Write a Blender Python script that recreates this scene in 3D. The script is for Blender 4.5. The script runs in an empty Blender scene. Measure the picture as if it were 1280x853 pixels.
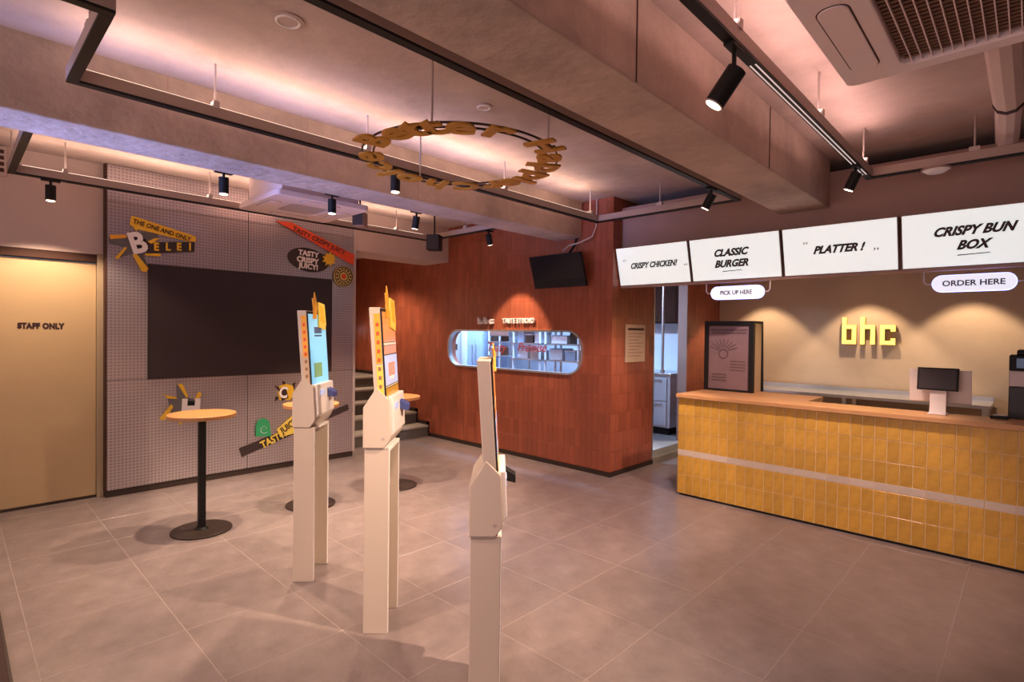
import bpy, bmesh, math, random
from mathutils import Vector, Matrix
random.seed(7)
SC = bpy.context.scene
COL = SC.collection
R = math.radians

# ------------------------------------------------------------------ camera
F_PX, CAM_H = 677.73, 1.55
YAW, PITCH, ROLL = R(43.8212), R(-0.87213), R(0.72988)
def _cam_axes():
    cy, sy, cp, sp, cr, sr = math.cos(YAW), math.sin(YAW), math.cos(PITCH), math.sin(PITCH), math.cos(ROLL), math.sin(ROLL)
    P = Matrix(((1, 0, 0), (0, cp, sp), (0, -sp, cp)))
    Q = Matrix(((cr, -sr, 0), (sr, cr, 0), (0, 0, 1)))
    W = Matrix(((cy, sy, 0), (0, 0, -1), (-sy, cy, 0)))
    return Q @ P @ W
AX = _cam_axes()                       # rows: right, down, forward
cam_data = bpy.data.cameras.new('camera')
cam = bpy.data.objects.new('camera', cam_data); COL.objects.link(cam)
cam_data.sensor_width = 36; cam_data.lens = F_PX / 1280 * 36; cam_data.clip_start = 0.02
rr, dn, fw = AX[0], AX[1], AX[2]
cam.matrix_world = Matrix(((rr[0], -dn[0], -fw[0], 0), (rr[1], -dn[1], -fw[1], 0), (rr[2], -dn[2], -fw[2], CAM_H), (0, 0, 0, 1)))
SC.camera = cam
def ray(px, py):
    return AX.transposed() @ Vector(((px - 640) / F_PX, (py - 426.5) / F_PX, 1))
def on_x(px, py, X):
    d = ray(px, py); return Vector((0, 0, CAM_H)) + d * (X / d.x)
def on_y(px, py, Y):
    d = ray(px, py); return Vector((0, 0, CAM_H)) + d * (Y / d.y)
def on_z(px, py, Z):
    d = ray(px, py); return Vector((0, 0, CAM_H)) + d * ((Z - CAM_H) / d.z)

# ------------------------------------------------------------------ world, exposure, added fill, entrance daylight
SC.view_settings.view_transform = 'Standard'; SC.view_settings.look = 'None'
SC.view_settings.gamma = 1; SC.view_settings.use_curve_mapping = False
SC.view_settings.exposure = 0.08
w = bpy.data.worlds.new('world'); SC.world = w; w.use_nodes = True
w.node_tree.nodes['Background'].inputs[0].default_value = (0.75, 0.78, 1.0, 1)
w.node_tree.nodes['Background'].inputs[1].default_value = 0.25
WARM = (1.0, 0.72, 0.50)
PINK = (1.0, 0.68, 0.52)
COOL = (0.62, 0.80, 1.0)
def area(name, loc, size, energy, col, direction=(0, 0, -1), parent=None, spread=180):
    l = bpy.data.lights.new(name, 'AREA'); l.shape = 'RECTANGLE'; l.size, l.size_y = size
    l.energy = energy; l.color = col; l.spread = R(spread)
    o = bpy.data.objects.new(name, l); COL.objects.link(o)
    o.rotation_euler = Vector(direction).to_track_quat('-Z', 'Y').to_euler()
    o.location = loc; o.parent = parent
    return o
# pink fill light added at the shop front behind the photographer
area('shopfront_fill', (-1.8, -2.25, 1.45), (6.4, 2.2), 85, (1.0, 0.68, 0.60), (0.1, 1, 0.45))
# cool daylight by the glazed entrance at the left end of the shop front
area('entrance_daylight', (-3.95, -2.25, 1.3), (0.7, 1.2), 21, (0.26, 0.40, 1.0), (0.0, 1, 0.40), spread=30)

# ------------------------------------------------------------------ materials
MATS = {}
def nodes_of(name):
    m = bpy.data.materials.new(name); m.use_nodes = True
    nt = m.node_tree; return m, nt, nt.nodes['Principled BSDF'], nt.nodes, nt.links
def mat(name, col, rough=0.5, metal=0.0, var=0.0, scale=6.0, bump=0.0, bscale=40.0, emit=None, estr=0.0, rnd=0.0, stretch=(1, 1, 1), spec=0.5, coat=0.0, col2=None):
    m, nt, b, N, L = nodes_of(name)
    b.inputs['Roughness'].default_value = rough; b.inputs['Metallic'].default_value = metal
    b.inputs['Specular IOR Level'].default_value = spec
    b.inputs['Coat Weight'].default_value = coat
    tc = N.new('ShaderNodeTexCoord'); mp = N.new('ShaderNodeMapping'); mp.inputs['Scale'].default_value = stretch
    L.new(tc.outputs['Object'], mp.inputs[0])
    base = N.new('ShaderNodeRGB'); base.outputs[0].default_value = (*col, 1)
    cur = base.outputs[0]
    if var or col2:
        n = N.new('ShaderNodeTexNoise'); n.inputs['Scale'].default_value = scale; n.inputs['Detail'].default_value = 6; n.inputs['Roughness'].default_value = 0.65
        L.new(mp.outputs[0], n.inputs['Vector'])
        r = N.new('ShaderNodeMapRange'); r.inputs[1].default_value = 0.3; r.inputs[2].default_value = 0.7
        L.new(n.outputs[0], r.inputs[0])
        mx = N.new('ShaderNodeMix'); mx.data_type = 'RGBA'
        c2 = col2 or tuple(c * (1 - var) for c in col)
        c1 = col if col2 else tuple(min(1, c * (1 + var)) for c in col)
        mx.inputs[6].default_value = (*c2, 1); mx.inputs[7].default_value = (*c1, 1)
        L.new(r.outputs[0], mx.inputs[0]); cur = mx.outputs[2]
    if rnd:
        oi = N.new('ShaderNodeObjectInfo'); ge = N.new('ShaderNodeNewGeometry')
        ad = N.new('ShaderNodeMath'); ad.operation = 'ADD'
        L.new(oi.outputs['Random'], ad.inputs[0]); L.new(ge.outputs['Random Per Island'], ad.inputs[1])
        fr = N.new('ShaderNodeMath'); fr.operation = 'FRACT'; L.new(ad.outputs[0], fr.inputs[0])
        rg = N.new('ShaderNodeMapRange'); rg.inputs[3].default_value = 1 - rnd; rg.inputs[4].default_value = 1 + rnd
        L.new(fr.outputs[0], rg.inputs[0])
        hs = N.new('ShaderNodeHueSaturation'); L.new(rg.outputs[0], hs.inputs['Value']); L.new(cur, hs.inputs['Color'])
        cur = hs.outputs[0]
    L.new(cur, b.inputs['Base Color'])
    if bump:
        n2 = N.new('ShaderNodeTexNoise'); n2.inputs['Scale'].default_value = bscale; n2.inputs['Detail'].default_value = 5
        L.new(mp.outputs[0], n2.inputs['Vector'])
        bp = N.new('ShaderNodeBump'); bp.inputs['Strength'].default_value = bump; bp.inputs['Distance'].default_value = 0.02
        L.new(n2.outputs[0], bp.inputs['Height']); L.new(bp.outputs[0], b.inputs['Normal'])
    if emit:
        b.inputs['Emission Color'].default_value = (*emit, 1); b.inputs['Emission Strength'].default_value = estr
    MATS[name] = m
    return m
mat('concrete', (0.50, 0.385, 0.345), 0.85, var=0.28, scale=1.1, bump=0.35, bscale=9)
mat('beam_concrete', (0.45, 0.34, 0.285), 0.85, var=0.30, scale=1.8, bump=0.6, bscale=14)
mat('plaster', (0.52, 0.40, 0.36), 0.75, var=0.05, scale=2, bump=0.08, bscale=18)
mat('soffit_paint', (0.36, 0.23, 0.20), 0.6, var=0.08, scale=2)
mat('tan_plaster', (0.52, 0.37, 0.25), 0.7, var=0.06, scale=2.5, bump=0.05, bscale=20)
mat('door_paint', (0.50, 0.35, 0.19), 0.45, var=0.05, scale=1.5)
mat('door_frame', (0.36, 0.27, 0.17), 0.45)
mat('floor_tile', (0.222, 0.176, 0.170), 0.28, var=0.20, scale=6.0, bump=0.06, bscale=45, rnd=0.03, stretch=(1, 1, 1))
mat('grout', (0.31, 0.25, 0.225), 0.8)
mat('red_tile', (0.32, 0.084, 0.042), 0.34, var=0.22, scale=9, rnd=0.12, stretch=(1, 1, 0.25), bump=0.05, bscale=12)
mat('red_grout', (0.29, 0.076, 0.038), 0.7)
mat('yellow_tile', (0.66, 0.37, 0.055), 0.26, var=0.20, scale=11, rnd=0.11, bump=0.08, bscale=10)
mat('pale_grout', (0.82, 0.62, 0.34), 0.7)
mat('stripe_tile', (0.66, 0.56, 0.47), 0.35, var=0.08, scale=10, rnd=0.06)
mat('wood', (0.62, 0.33, 0.14), 0.38, var=0.16, scale=3, stretch=(1.2, 14, 14))
mat('table_wood', (0.43, 0.205, 0.078), 0.35, var=0.14, scale=3, stretch=(2, 16, 16))
mat('black', (0.012, 0.011, 0.011), 0.5, spec=0.25)
mat('black_gloss', (0.012, 0.010, 0.012), 0.18)
mat('bronze', (0.055, 0.035, 0.028), 0.35, metal=0.4)
mat('rail_metal', (0.42, 0.32, 0.28), 0.4, metal=0.2)
mat('dark_trim', (0.03, 0.016, 0.012), 0.5)
mat('steel', (0.62, 0.62, 0.63), 0.3, metal=0.9, var=0.06, scale=3)
mat('zinc', (0.55, 0.46, 0.43), 0.45, metal=0.4)
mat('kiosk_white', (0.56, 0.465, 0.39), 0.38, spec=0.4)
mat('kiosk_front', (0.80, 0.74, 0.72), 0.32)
mat('lit_edge_white', (0.92, 0.88, 0.86), 0.4)
mat('ac_white', (0.86, 0.70, 0.69), 0.5)
mat('ac_dark', (0.03, 0.02, 0.018), 0.6)
mat('screen_dark', (0.030, 0.020, 0.024), 0.38, var=0.05, scale=2)
mat('lens', (1, 0.9, 0.75), 0.3, emit=(1, 0.82, 0.6), estr=9)
mat('led_strip', (1, 0.9, 0.8), 0.5, emit=(1, 0.78, 0.62), estr=1.6)
mat('slot_glint', (0.9, 0.85, 0.85), 0.5, emit=(1, 0.80, 0.76), estr=0.45)
mat('menu_white', (0.85, 0.86, 0.86), 0.5, emit=(0.80, 0.90, 0.90), estr=0.66)
mat('pill_white', (0.8, 0.8, 0.88), 0.7, emit=(0.80, 0.84, 1.0), estr=0.75)
mat('pill_edge', (0.6, 0.65, 1.0), 0.4, emit=(0.30, 0.36, 1.0), estr=3.0)
mat('ink', (0.035, 0.012, 0.012), 0.5)
mat('grey_ink', (0.05, 0.05, 0.09), 0.5)
mat('pale_ink', (0.45, 0.38, 0.38), 0.5)
mat('ring_gold', (0.48, 0.225, 0.022), 0.5, var=0.06, scale=5)
mat('yellow', (0.78, 0.46, 0.025), 0.5)
mat('yellow_pale', (0.80, 0.60, 0.09), 0.5)
mat('orange', (0.80, 0.36, 0.03), 0.5)
mat('red_sign', (0.72, 0.075, 0.02), 0.45)
mat('green_sign', (0.03, 0.36, 0.14), 0.45)
mat('dark_sign', (0.035, 0.022, 0.022), 0.5)
mat('grey_sign', (0.13, 0.12, 0.125), 0.5)
mat('cream', (0.84, 0.78, 0.76), 0.5)
mat('badge', (0.62, 0.47, 0.14), 0.5)
mat('bhc_glow', (1, 0.75, 0.12), 0.4, emit=(1.0, 0.72, 0.13), estr=1.35)
mat('bhc_side', (0.55, 0.36, 0.05), 0.4)
mat('poster', (0.24, 0.155, 0.165), 0.55, var=0.1, scale=6)
mat('poster_ink', (0.13, 0.08, 0.085), 0.6)
mat('cabinet_brown', (0.05, 0.02, 0.014), 0.75, spec=0.1)
mat('paper', (0.60, 0.44, 0.30), 0.6, var=0.06, scale=9)
mat('kitchen_white', (0.66, 0.74, 0.84), 0.45)
mat('kitchen_blue', (0.34, 0.50, 0.72), 0.4)
mat('kitchen_floor', (0.5, 0.5, 0.5), 0.4, var=0.08, scale=6)
mat('brown_box', (0.30, 0.15, 0.09), 0.7)
mat('dark_brown', (0.06, 0.026, 0.018), 0.6, spec=0.2)
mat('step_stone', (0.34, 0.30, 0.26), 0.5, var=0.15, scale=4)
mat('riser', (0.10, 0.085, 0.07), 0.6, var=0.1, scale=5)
mat('mat_dark', (0.05, 0.022, 0.02), 0.9, bump=0.4, bscale=200)
mat('red_ink', (0.34, 0.06, 0.06), 0.5)
mat('screen_blue', (0.2, 0.5, 0.7), 0.2, emit=(0.20, 0.50, 0.72), estr=0.75)
mat('screen_orange', (0.6, 0.2, 0.05), 0.2, emit=(0.60, 0.20, 0.06), estr=0.55)
mat('screen_cream', (0.7, 0.5, 0.3), 0.2, emit=(0.70, 0.50, 0.28), estr=0.5)
mat('screen_violet', (0.4, 0.42, 0.6), 0.2, emit=(0.42, 0.46, 0.66), estr=0.6)
mat('screen_ochre', (0.4, 0.2, 0.02), 0.2, emit=(0.42, 0.22, 0.03), estr=0.5)
mat('screen_green', (0.2, 0.35, 0.1), 0.2, emit=(0.16, 0.30, 0.08), estr=0.4)
mat('screen_navy', (0.05, 0.1, 0.2), 0.2, emit=(0.05, 0.10, 0.18), estr=0.3)
mat('reader_blue', (0.05, 0.07, 0.25), 0.4)
mat('insulation', (0.74, 0.60, 0.57), 0.8, bump=0.3, bscale=25)
mat('kitchen_tube', (1, 1, 1), 0.5, emit=(0.8, 0.9, 1.0), estr=6)
mat('cool_led', (1, 1, 1), 0.5, emit=(0.6, 0.85, 1.0), estr=2.0)
def metal_panel():
    m, nt, b, N, L = nodes_of('embossed_metal')
    b.inputs['Metallic'].default_value = 0.8; b.inputs['Roughness'].default_value = 0.29
    tc = N.new('ShaderNodeTexCoord'); sp = N.new('ShaderNodeSeparateXYZ'); L.new(tc.outputs['Object'], sp.inputs[0])
    def M(op, a, bb=None):
        n = N.new('ShaderNodeMath'); n.operation = op
        for i, v in enumerate((a, bb)):
            if v is None: continue
            if isinstance(v, (int, float)): n.inputs[i].default_value = v
            else: L.new(v, n.inputs[i])
        return n.outputs[0]
    def cell(o, p): return M('SUBTRACT', M('FRACT', M('DIVIDE', o, p)), 0.5)
    a, c = cell(sp.outputs[1], 0.029), cell(sp.outputs[2], 0.029)
    d = M('SQRT', M('ADD', M('MULTIPLY', a, a), M('MULTIPLY', c, c)))
    mr = N.new('ShaderNodeMapRange'); mr.inputs[1].default_value = 0.34; mr.inputs[2].default_value = 0.20; L.new(d, mr.inputs[0])
    n = N.new('ShaderNodeTexNoise'); n.inputs['Scale'].default_value = 1.6; n.inputs['Detail'].default_value = 3; L.new(tc.outputs['Object'], n.inputs[0])
    mx = N.new('ShaderNodeMix'); mx.data_type = 'RGBA'; mx.inputs[6].default_value = (0.68, 0.61, 0.64, 1); mx.inputs[7].default_value = (0.44, 0.395, 0.44, 1)
    L.new(n.outputs[0], mx.inputs[0])
    m2 = N.new('ShaderNodeMix'); m2.data_type = 'RGBA'; m2.inputs[7].default_value = (0.34, 0.295, 0.315, 1)
    L.new(mr.outputs[0], m2.inputs[0]); L.new(mx.outputs[2], m2.inputs[6]); L.new(m2.outputs[2], b.inputs['Base Color'])
    bp = N.new('ShaderNodeBump'); bp.inputs['Strength'].default_value = 0.3; bp.inputs['Distance'].default_value = 0.004
    L.new(mr.outputs[0], bp.inputs['Height']); L.new(bp.outputs[0], b.inputs['Normal'])
    MATS['embossed_metal'] = m
metal_panel()
def glass_mat(name, tint, refl=0.08):
    m, nt, b, N, L = nodes_of(name)
    N.remove(b); out = N['Material Output']
    t = N.new('ShaderNodeBsdfTransparent'); t.inputs[0].default_value = (*tint, 1)
    g = N.new('ShaderNodeBsdfGlossy'); g.inputs['Roughness'].default_value = 0.02
    mx = N.new('ShaderNodeMixShader'); mx.inputs[0].default_value = refl; L.new(t.outputs[0], mx.inputs[1]); L.new(g.outputs[0], mx.inputs[2])
    L.new(mx.outputs[0], out.inputs[0]); MATS[name] = m
glass_mat('glass', (0.93, 0.96, 1.0))

# ------------------------------------------------------------------ mesh helpers
class MB:
    def __init__(s): s.v = []; s.f = []
    def add(s, vs, fs):
        k = len(s.v); s.v += [tuple(v) for v in vs]; s.f += [tuple(i + k for i in f) for f in fs]; return s
    def box(s, x0, y0, z0, x1, y1, z1):
        return s.add([(x0, y0, z0), (x1, y0, z0), (x1, y1, z0), (x0, y1, z0), (x0, y0, z1), (x1, y0, z1), (x1, y1, z1), (x0, y1, z1)],
                     [(0, 3, 2, 1), (4, 5, 6, 7), (0, 1, 5, 4), (1, 2, 6, 5), (2, 3, 7, 6), (3, 0, 4, 7)])
    def tile(s, u0, v0, u1, v1, d, ch, fr):
        """chamfered tile: fr(u, v, w) -> point, w = height proud of the wall"""
        vs = [fr(*p) for p in ((u0, v0, 0), (u1, v0, 0), (u1, v1, 0), (u0, v1, 0), (u0, v0, d - ch), (u1, v0, d - ch), (u1, v1, d - ch), (u0, v1, d - ch),
                               (u0 + ch, v0 + ch, d), (u1 - ch, v0 + ch, d), (u1 - ch, v1 - ch, d), (u0 + ch, v1 - ch, d))]
        fs = [(0, 1, 5, 4), (1, 2, 6, 5), (2, 3, 7, 6), (3, 0, 4, 7), (4, 5, 9, 8), (5, 6, 10, 9), (6, 7, 11, 10), (7, 4, 8, 11), (8, 9, 10, 11)]
        return s.add(vs, fs)
    def prism(s, pts, fr, w0, w1):
        """outline pts (u, v) extruded from w0 to w1 through fr(u, v, w)"""
        n = len(pts)
        vs = [fr(u, v, w0) for u, v in pts] + [fr(u, v, w1) for u, v in pts]
        return s.add(vs, [tuple(range(n))[::-1], tuple(range(n, 2 * n))] + [(i, (i + 1) % n, n + (i + 1) % n, n + i) for i in range(n)])
    def cyl(s, p0, p1, r, n=16, r1=None):
        p0, p1 = Vector(p0), Vector(p1); r1 = r if r1 is None else r1
        d = (p1 - p0).normalized(); a = d.orthogonal().normalized(); b = d.cross(a)
        c = [(math.cos(2 * math.pi * i / n), math.sin(2 * math.pi * i / n)) for i in range(n)]
        vs = [p0 + (a * x + b * y) * r for x, y in c] + [p1 + (a * x + b * y) * r1 for x, y in c]
        return s.add(vs, [tuple(range(n))[::-1], tuple(range(n, 2 * n))] + [(i, (i + 1) % n, n + (i + 1) % n, n + i) for i in range(n)])
    def tube(s, pts, r, n=8):
        for a, b in zip(pts[:-1], pts[1:]): s.cyl(a, b, r, n)
        return s
    def torus(s, c, R0, r, n=64, m=6):
        vs = []; fs = []
        for i in range(n):
            a = 2 * math.pi * i / n
            for j in range(m):
                b = 2 * math.pi * j / m; q = R0 + r * math.cos(b)
                vs.append((c[0] + q * math.cos(a), c[1] + q * math.sin(a), c[2] + r * math.sin(b)))
        for i in range(n):
            for j in range(m):
                fs.append((i * m + j, ((i + 1) % n) * m + j, ((i + 1) % n) * m + (j + 1) % m, i * m + (j + 1) % m))
        return s.add(vs, fs)
    def mesh(s, name):
        me = bpy.data.meshes.new(name); me.from_pydata(s.v, [], s.f)
        bm = bmesh.new(); bm.from_mesh(me); bmesh.ops.recalc_face_normals(bm, faces=bm.faces); bm.to_mesh(me); bm.free()
        me.update(); return me
    def build(s, name, m, parent=None, bevel=0.0, smooth=False, loc=None):
        me = s.mesh(name); me.materials.append(MATS[m])
        o = bpy.data.objects.new(name, me); COL.objects.link(o); o.parent = parent
        if loc is not None: o.location = loc
        if bevel:
            md = o.modifiers.new('bevel', 'BEVEL'); md.width = bevel; md.segments = 2; md.limit_method = 'ANGLE'
        if smooth:
            me.polygons.foreach_set('use_smooth', [True] * len(me.polygons)); me.set_sharp_from_angle(angle=R(35))
        return o
def tag(o, label=None, cat=None, group=None, kind=None):
    if label: o['label'] = label
    if cat: o['category'] = cat
    if group: o['group'] = group
    if kind: o['kind'] = kind
    return o
def empty(name, loc=(0, 0, 0), rz=0.0):
    o = bpy.data.objects.new(name, None); COL.objects.link(o); o.location = loc; o.rotation_euler = (0, 0, rz); o.empty_display_size = 0.1
    return o
def thing(name, label, cat, loc=(0, 0, 0), rz=0.0, group=None, kind=None):
    return tag(empty(name, loc, rz), label, cat, group, kind)
def linked(name, me, parent=None, loc=(0, 0, 0)):
    o = bpy.data.objects.new(name, me); COL.objects.link(o); o.parent = parent; o.location = loc; return o
def copy_tree(o, parent=None):
    c = o.copy(); COL.objects.link(c); c.parent = parent
    for ch in [x for x in SRC if x.parent == o]: copy_tree(ch, c)
    return c
SRC = []
def copy_thing(root):
    global SRC
    SRC = [x for x in COL.objects if x.parent is not None]
    return copy_tree(root)
def structure(o): o['kind'] = 'structure'; return o
_TXT = {}
def text_mesh(txt, size, depth, bold=0.0, shear=0.0, spacing=1.0, line=1.0):
    key = (txt, size, depth, bold, shear, spacing)
    if key in _TXT: return _TXT[key]
    cu = bpy.data.curves.new('lettering', 'FONT'); cu.body = txt; cu.size = size; cu.extrude = depth / 2; cu.offset = bold
    cu.shear = shear; cu.align_x = 'CENTER'; cu.align_y = 'CENTER'; cu.space_character = spacing; cu.space_line = line; cu.resolution_u = 3
    ob = bpy.data.objects.new('lettering', cu); COL.objects.link(ob)
    dg = bpy.context.evaluated_depsgraph_get()
    me = bpy.data.meshes.new_from_object(ob.evaluated_get(dg)); me.name = 'lettering'
    bpy.data.objects.remove(ob); bpy.data.curves.remove(cu)
    _TXT[key] = me
    return me
def lettering(txt, size, m, parent, pos, xdir, up, depth=0.004, bold=0.0, shear=0.0, spacing=1.0, line=1.0, name='lettering', sx=1.0, label=None):
    me = text_mesh(txt, size, depth, bold, shear, spacing, line).copy(); me.materials.clear(); me.materials.append(MATS[m])
    o = bpy.data.objects.new(name, me); COL.objects.link(o); o.parent = parent
    X = Vector(xdir).normalized(); U = Vector(up).normalized(); Z = X.cross(U).normalized(); U = Z.cross(X)
    p = Vector(pos)
    o.matrix_basis = Matrix(((X.x * sx, U.x, Z.x, p.x), (X.y * sx, U.y, Z.y, p.y), (X.z * sx, U.z, Z.z, p.z), (0, 0, 0, 1)))
    if label: o['label'] = label
    return o
def frame_x(X): return lambda u, v, w: (X + w, u, v)          # wall x = X facing +x: u = y, v = z
def frame_y(Y): return lambda u, v, w: (u, Y - w, v)          # wall y = Y facing -y: u = x, v = z

CEIL, LW, RED, BACK, COLX = 3.03, -6.12, 4.96, 7.75, -3.27
XR, YF = 2.2, -2.05                                            # right wall, shop front behind the photographer
# ================================================================== FLOOR
floor = structure(MB().box(-6.6, YF - 0.1, -0.12, XR, BACK, -0.0008).build('floor', 'grout'))
P_T = 0.5655; GX, GY = -0.281, 0.281
full = MB().tile(0.0018, 0.0018, P_T - 0.0018, P_T - 0.0018, 0.004, 0.001, lambda u, v, w: (u, v, w - 0.004)).mesh('floor_tile'); full.materials.append(MATS['floor_tile'])
for i in range(-12, 5):
    for j in range(-5, 13):
        x0, y0 = GX + i * P_T, GY + j * P_T; x1, y1 = x0 + P_T, y0 + P_T
        lx, hx, ly, hy = -6.6, XR, YF, 4.96
        if y0 >= 4.9: lx, hx, hy = COLX, -2.46, 7.7            # passage beside the counter
        if y0 < 4.96 < y1:
            hy = 5.2 if False else y1
            if x1 <= COLX or x0 > -2.46: hy = 4.955
        if x0 < -6.12 and (y1 <= 3.49): lx = -6.12
        a0, a1, b0, b1 = max(x0, lx), min(x1, hx), max(y0, ly), min(y1, hy)
        if a1 - a0 < 0.02 or b1 - b0 < 0.02: continue
        if abs(a1 - a0 - P_T) < 1e-4 and abs(b1 - b0 - P_T) < 1e-4:
            linked('tile', full, floor, (x0, y0, 0))
        else:
            MB().tile(a0 + .0018, b0 + .0018, a1 - .0018, b1 - .0018, .004, .001, lambda u, v, w: (u, v, w - .004)).build('tile', 'floor_tile', floor)

# ================================================================== CEILING AND BEAMS
structure(MB().box(-6.6, YF - 0.1, CEIL, XR, BACK + 0.12, CEIL + 0.12).build('ceiling', 'concrete'))
def beam(name, x0, x1, z0, y0, y1, joints):
    b = MB().box(x0, y0, z0, x1, y1, CEIL + 0.01).build(name, 'beam_concrete', bevel=0.008)
    structure(b)
    return b
main_beam = beam('concrete_beam', -1.64, -1.25, 2.63, YF, 5.12, ())
for y in (2.05, 3.68):                                          # dark shrinkage joints across the beam
    MB().box(-1.249, y - 0.004, 2.632, -1.2465, y + 0.004, CEIL).build('joint_line', 'dark_brown', main_beam)
left_beam = beam('concrete_beam', -4.05, -3.69, 2.63, YF, 4.958, ())
for y in (0.9, 1.75, 2.7, 3.75):
    MB().box(-3.6895, y - 0.002, 2.635, -3.6885, y + 0.002, CEIL).build('joint_line', 'soffit_paint', left_beam)

# ================================================================== LEFT WALL, STAFF DOOR
wl = MB()
wl.box(LW - 0.14, YF, 0, LW, -0.10, CEIL); wl.box(LW - 0.14, -0.10, 2.21, LW, 3.49, CEIL); wl.box(LW - 0.14, 0.985, 0, LW, 3.49, 2.21)
wall_left = structure(wl.build('wall_left', 'plaster'))
door = structure(empty('door_1', (LW, 0.44, 0)))
MB().box(-0.10, -0.54, 0.02, -0.035, 0.50, 2.13).build('door_leaf', 'door_paint', door, bevel=0.004)
MB().box(-0.12, 0.502, 0.0, 0.012, 0.548, 2.215).build('door_jamb', 'door_frame', door, bevel=0.003)
MB().box(-0.12, -0.58, 0.0, 0.012, -0.542, 2.215).build('door_jamb', 'door_frame', door, bevel=0.003)
MB().box(-0.12, -0.542, 2.14, -0.005, 0.502, 2.215).build('door_head', 'dark_brown', door, bevel=0.003)
MB().box(-0.13, -0.542, 0.0, -0.02, 0.502, 0.018).build('threshold', 'dark_trim', door)
lettering('STAFF ONLY', 0.064, 'ink', door, (-0.034, 0.12, 1.555), (0, 1, 0), (0, 0, 1), bold=0.0046, spacing=1.1, sx=0.77)

# ------------------------------------------------------------------ embossed metal cladding
PX = -6.03
clad = thing('metal_cladding', 'tall wall cladding of dimpled grey metal sheets around the dark screen', 'cladding', (LW, 2.24, 0))
def sheet(y0, y1, z0, z1):
    o = MB().box(LW + 0.002, y0, z0, PX, y1, z1).build('metal_sheet', 'embossed_metal', bevel=0.003)
    o.parent = clad; o.location = (-LW, -2.24, 0); return o
for y0, y1 in ((1.0, 2.217), (2.221, 3.455)):
    sheet(y0, y1, 0.065, 1.068); sheet(y0, y1, 1.072, 2.69); sheet(y0, y1, 2.694, 3.025)
k = MB().box(LW + 0.002, 0.995, 0.0, PX - 0.015, 3.47, 0.064).build('plinth', 'dark_trim', clad); k.location = (-LW, -2.24, 0)
k = MB().box(LW + 0.002, 3.456, 0.065, PX + 0.004, 3.49, 3.025).build('edge_trim', 'zinc', clad, bevel=0.003); k.location = (-LW, -2.24, 0)
k = MB().box(LW + 0.002, 0.985, 0.065, PX + 0.004, 0.998, 3.025).build('edge_trim', 'dark_brown', clad); k.location = (-LW, -2.24, 0)
scr = thing('display_screen', 'large dark blank screen set in the dimpled metal wall', 'screen', (PX, 2.24, 1.07))
MB().box(0.0, -0.925, 0.0, 0.012, 0.925, 1.08).build('screen_panel', 'screen_dark', scr)
for y0, y1, z0, z1 in ((-.93, .93, -.006, 0), (-.93, .93, 1.08, 1.086), (-.93, -.925, 0, 1.08), (.925, .93, 0, 1.08)):
    MB().box(0.0, y0, z0, 0.016, y1, z1).build('screen_frame', 'dark_trim', scr)
# vent box at far left
v = thing('vent_box', 'small louvred vent box high on the wall left of the staff door', 'vent', (LW, 0.24, 2.78))
MB().box(0.0, -0.13, 0.0, 0.03, 0.10, 0.24).build('vent_frame', 'plaster', v, bevel=0.004)
for q in range(4): MB().box(0.03, -0.11, 0.03 + q * 0.05, 0.036, 0.085, 0.06 + q * 0.05).build('louvre', 'dark_brown', v)

# ================================================================== STAIR ALCOVE
RISE, TREAD, SX0 = 0.165, 0.29, -6.46
stair = structure(empty('stairs', (SX0, 4.22, 0)))
for kst in range(5):
    xa = -kst * TREAD
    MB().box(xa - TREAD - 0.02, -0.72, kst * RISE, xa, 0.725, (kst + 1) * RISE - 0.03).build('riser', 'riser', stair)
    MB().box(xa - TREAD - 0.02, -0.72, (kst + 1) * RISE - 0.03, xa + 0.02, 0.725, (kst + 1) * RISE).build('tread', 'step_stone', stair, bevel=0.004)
MB().box(-2.6, -0.72, 0.60, -5 * TREAD, 0.725, 5 * RISE).build('landing', 'step_stone', stair)
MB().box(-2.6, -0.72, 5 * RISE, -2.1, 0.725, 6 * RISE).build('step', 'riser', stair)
structure(MB().box(-9.1, 3.36, 0, LW - 0.14, 3.49, 2.9).build('wall_alcove_side', 'plaster'))
structure(MB().box(-9.1, 3.40, 2.80, LW - 0.14, 5.0, 2.9).build('ceiling_alcove', 'plaster'))
structure(MB().box(-6.6, 3.49, 2.54, LW + 0.09, 4.955, CEIL).build('trim_1', 'plaster', bevel=0.004))
al = thing('downlight', 'added unseen fill downlight above the stairs', 'downlight', (-7.2, 4.1, 2.8), group='added stair fill')  # unseen lamp added to brighten the steps and alcove
MB().cyl((0, 0, -.012), (0, 0, 0), .06, 20).build('trim_ring', 'kitchen_white', al)
MB().cyl((0, 0, -.016), (0, 0, -.012), .045, 20).build('lens', 'lens', al)
l = bpy.data.lights.new('downlight_lamp', 'SPOT'); l.energy = 170; l.color = WARM; l.spot_size = R(120); l.spot_blend = 0.5; l.shadow_soft_size = 0.05
o = bpy.data.objects.new('downlight_lamp', l); COL.objects.link(o); o.parent = al; o.location = (0, 0, -.03)
p6 = thing('lit_panel', 'tiny glowing blue-white panel on the stair wall beside the metal cladding', 'panel', (-8.93, 4.62, 1.56))
MB().box(0, -0.05, -0.09, 0.02, 0.05, 0.09).build('panel_case', 'zinc', p6)
MB().box(0.02, -0.042, -0.08, 0.024, 0.042, 0.08).build('panel_face', 'cool_led', p6)

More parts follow.
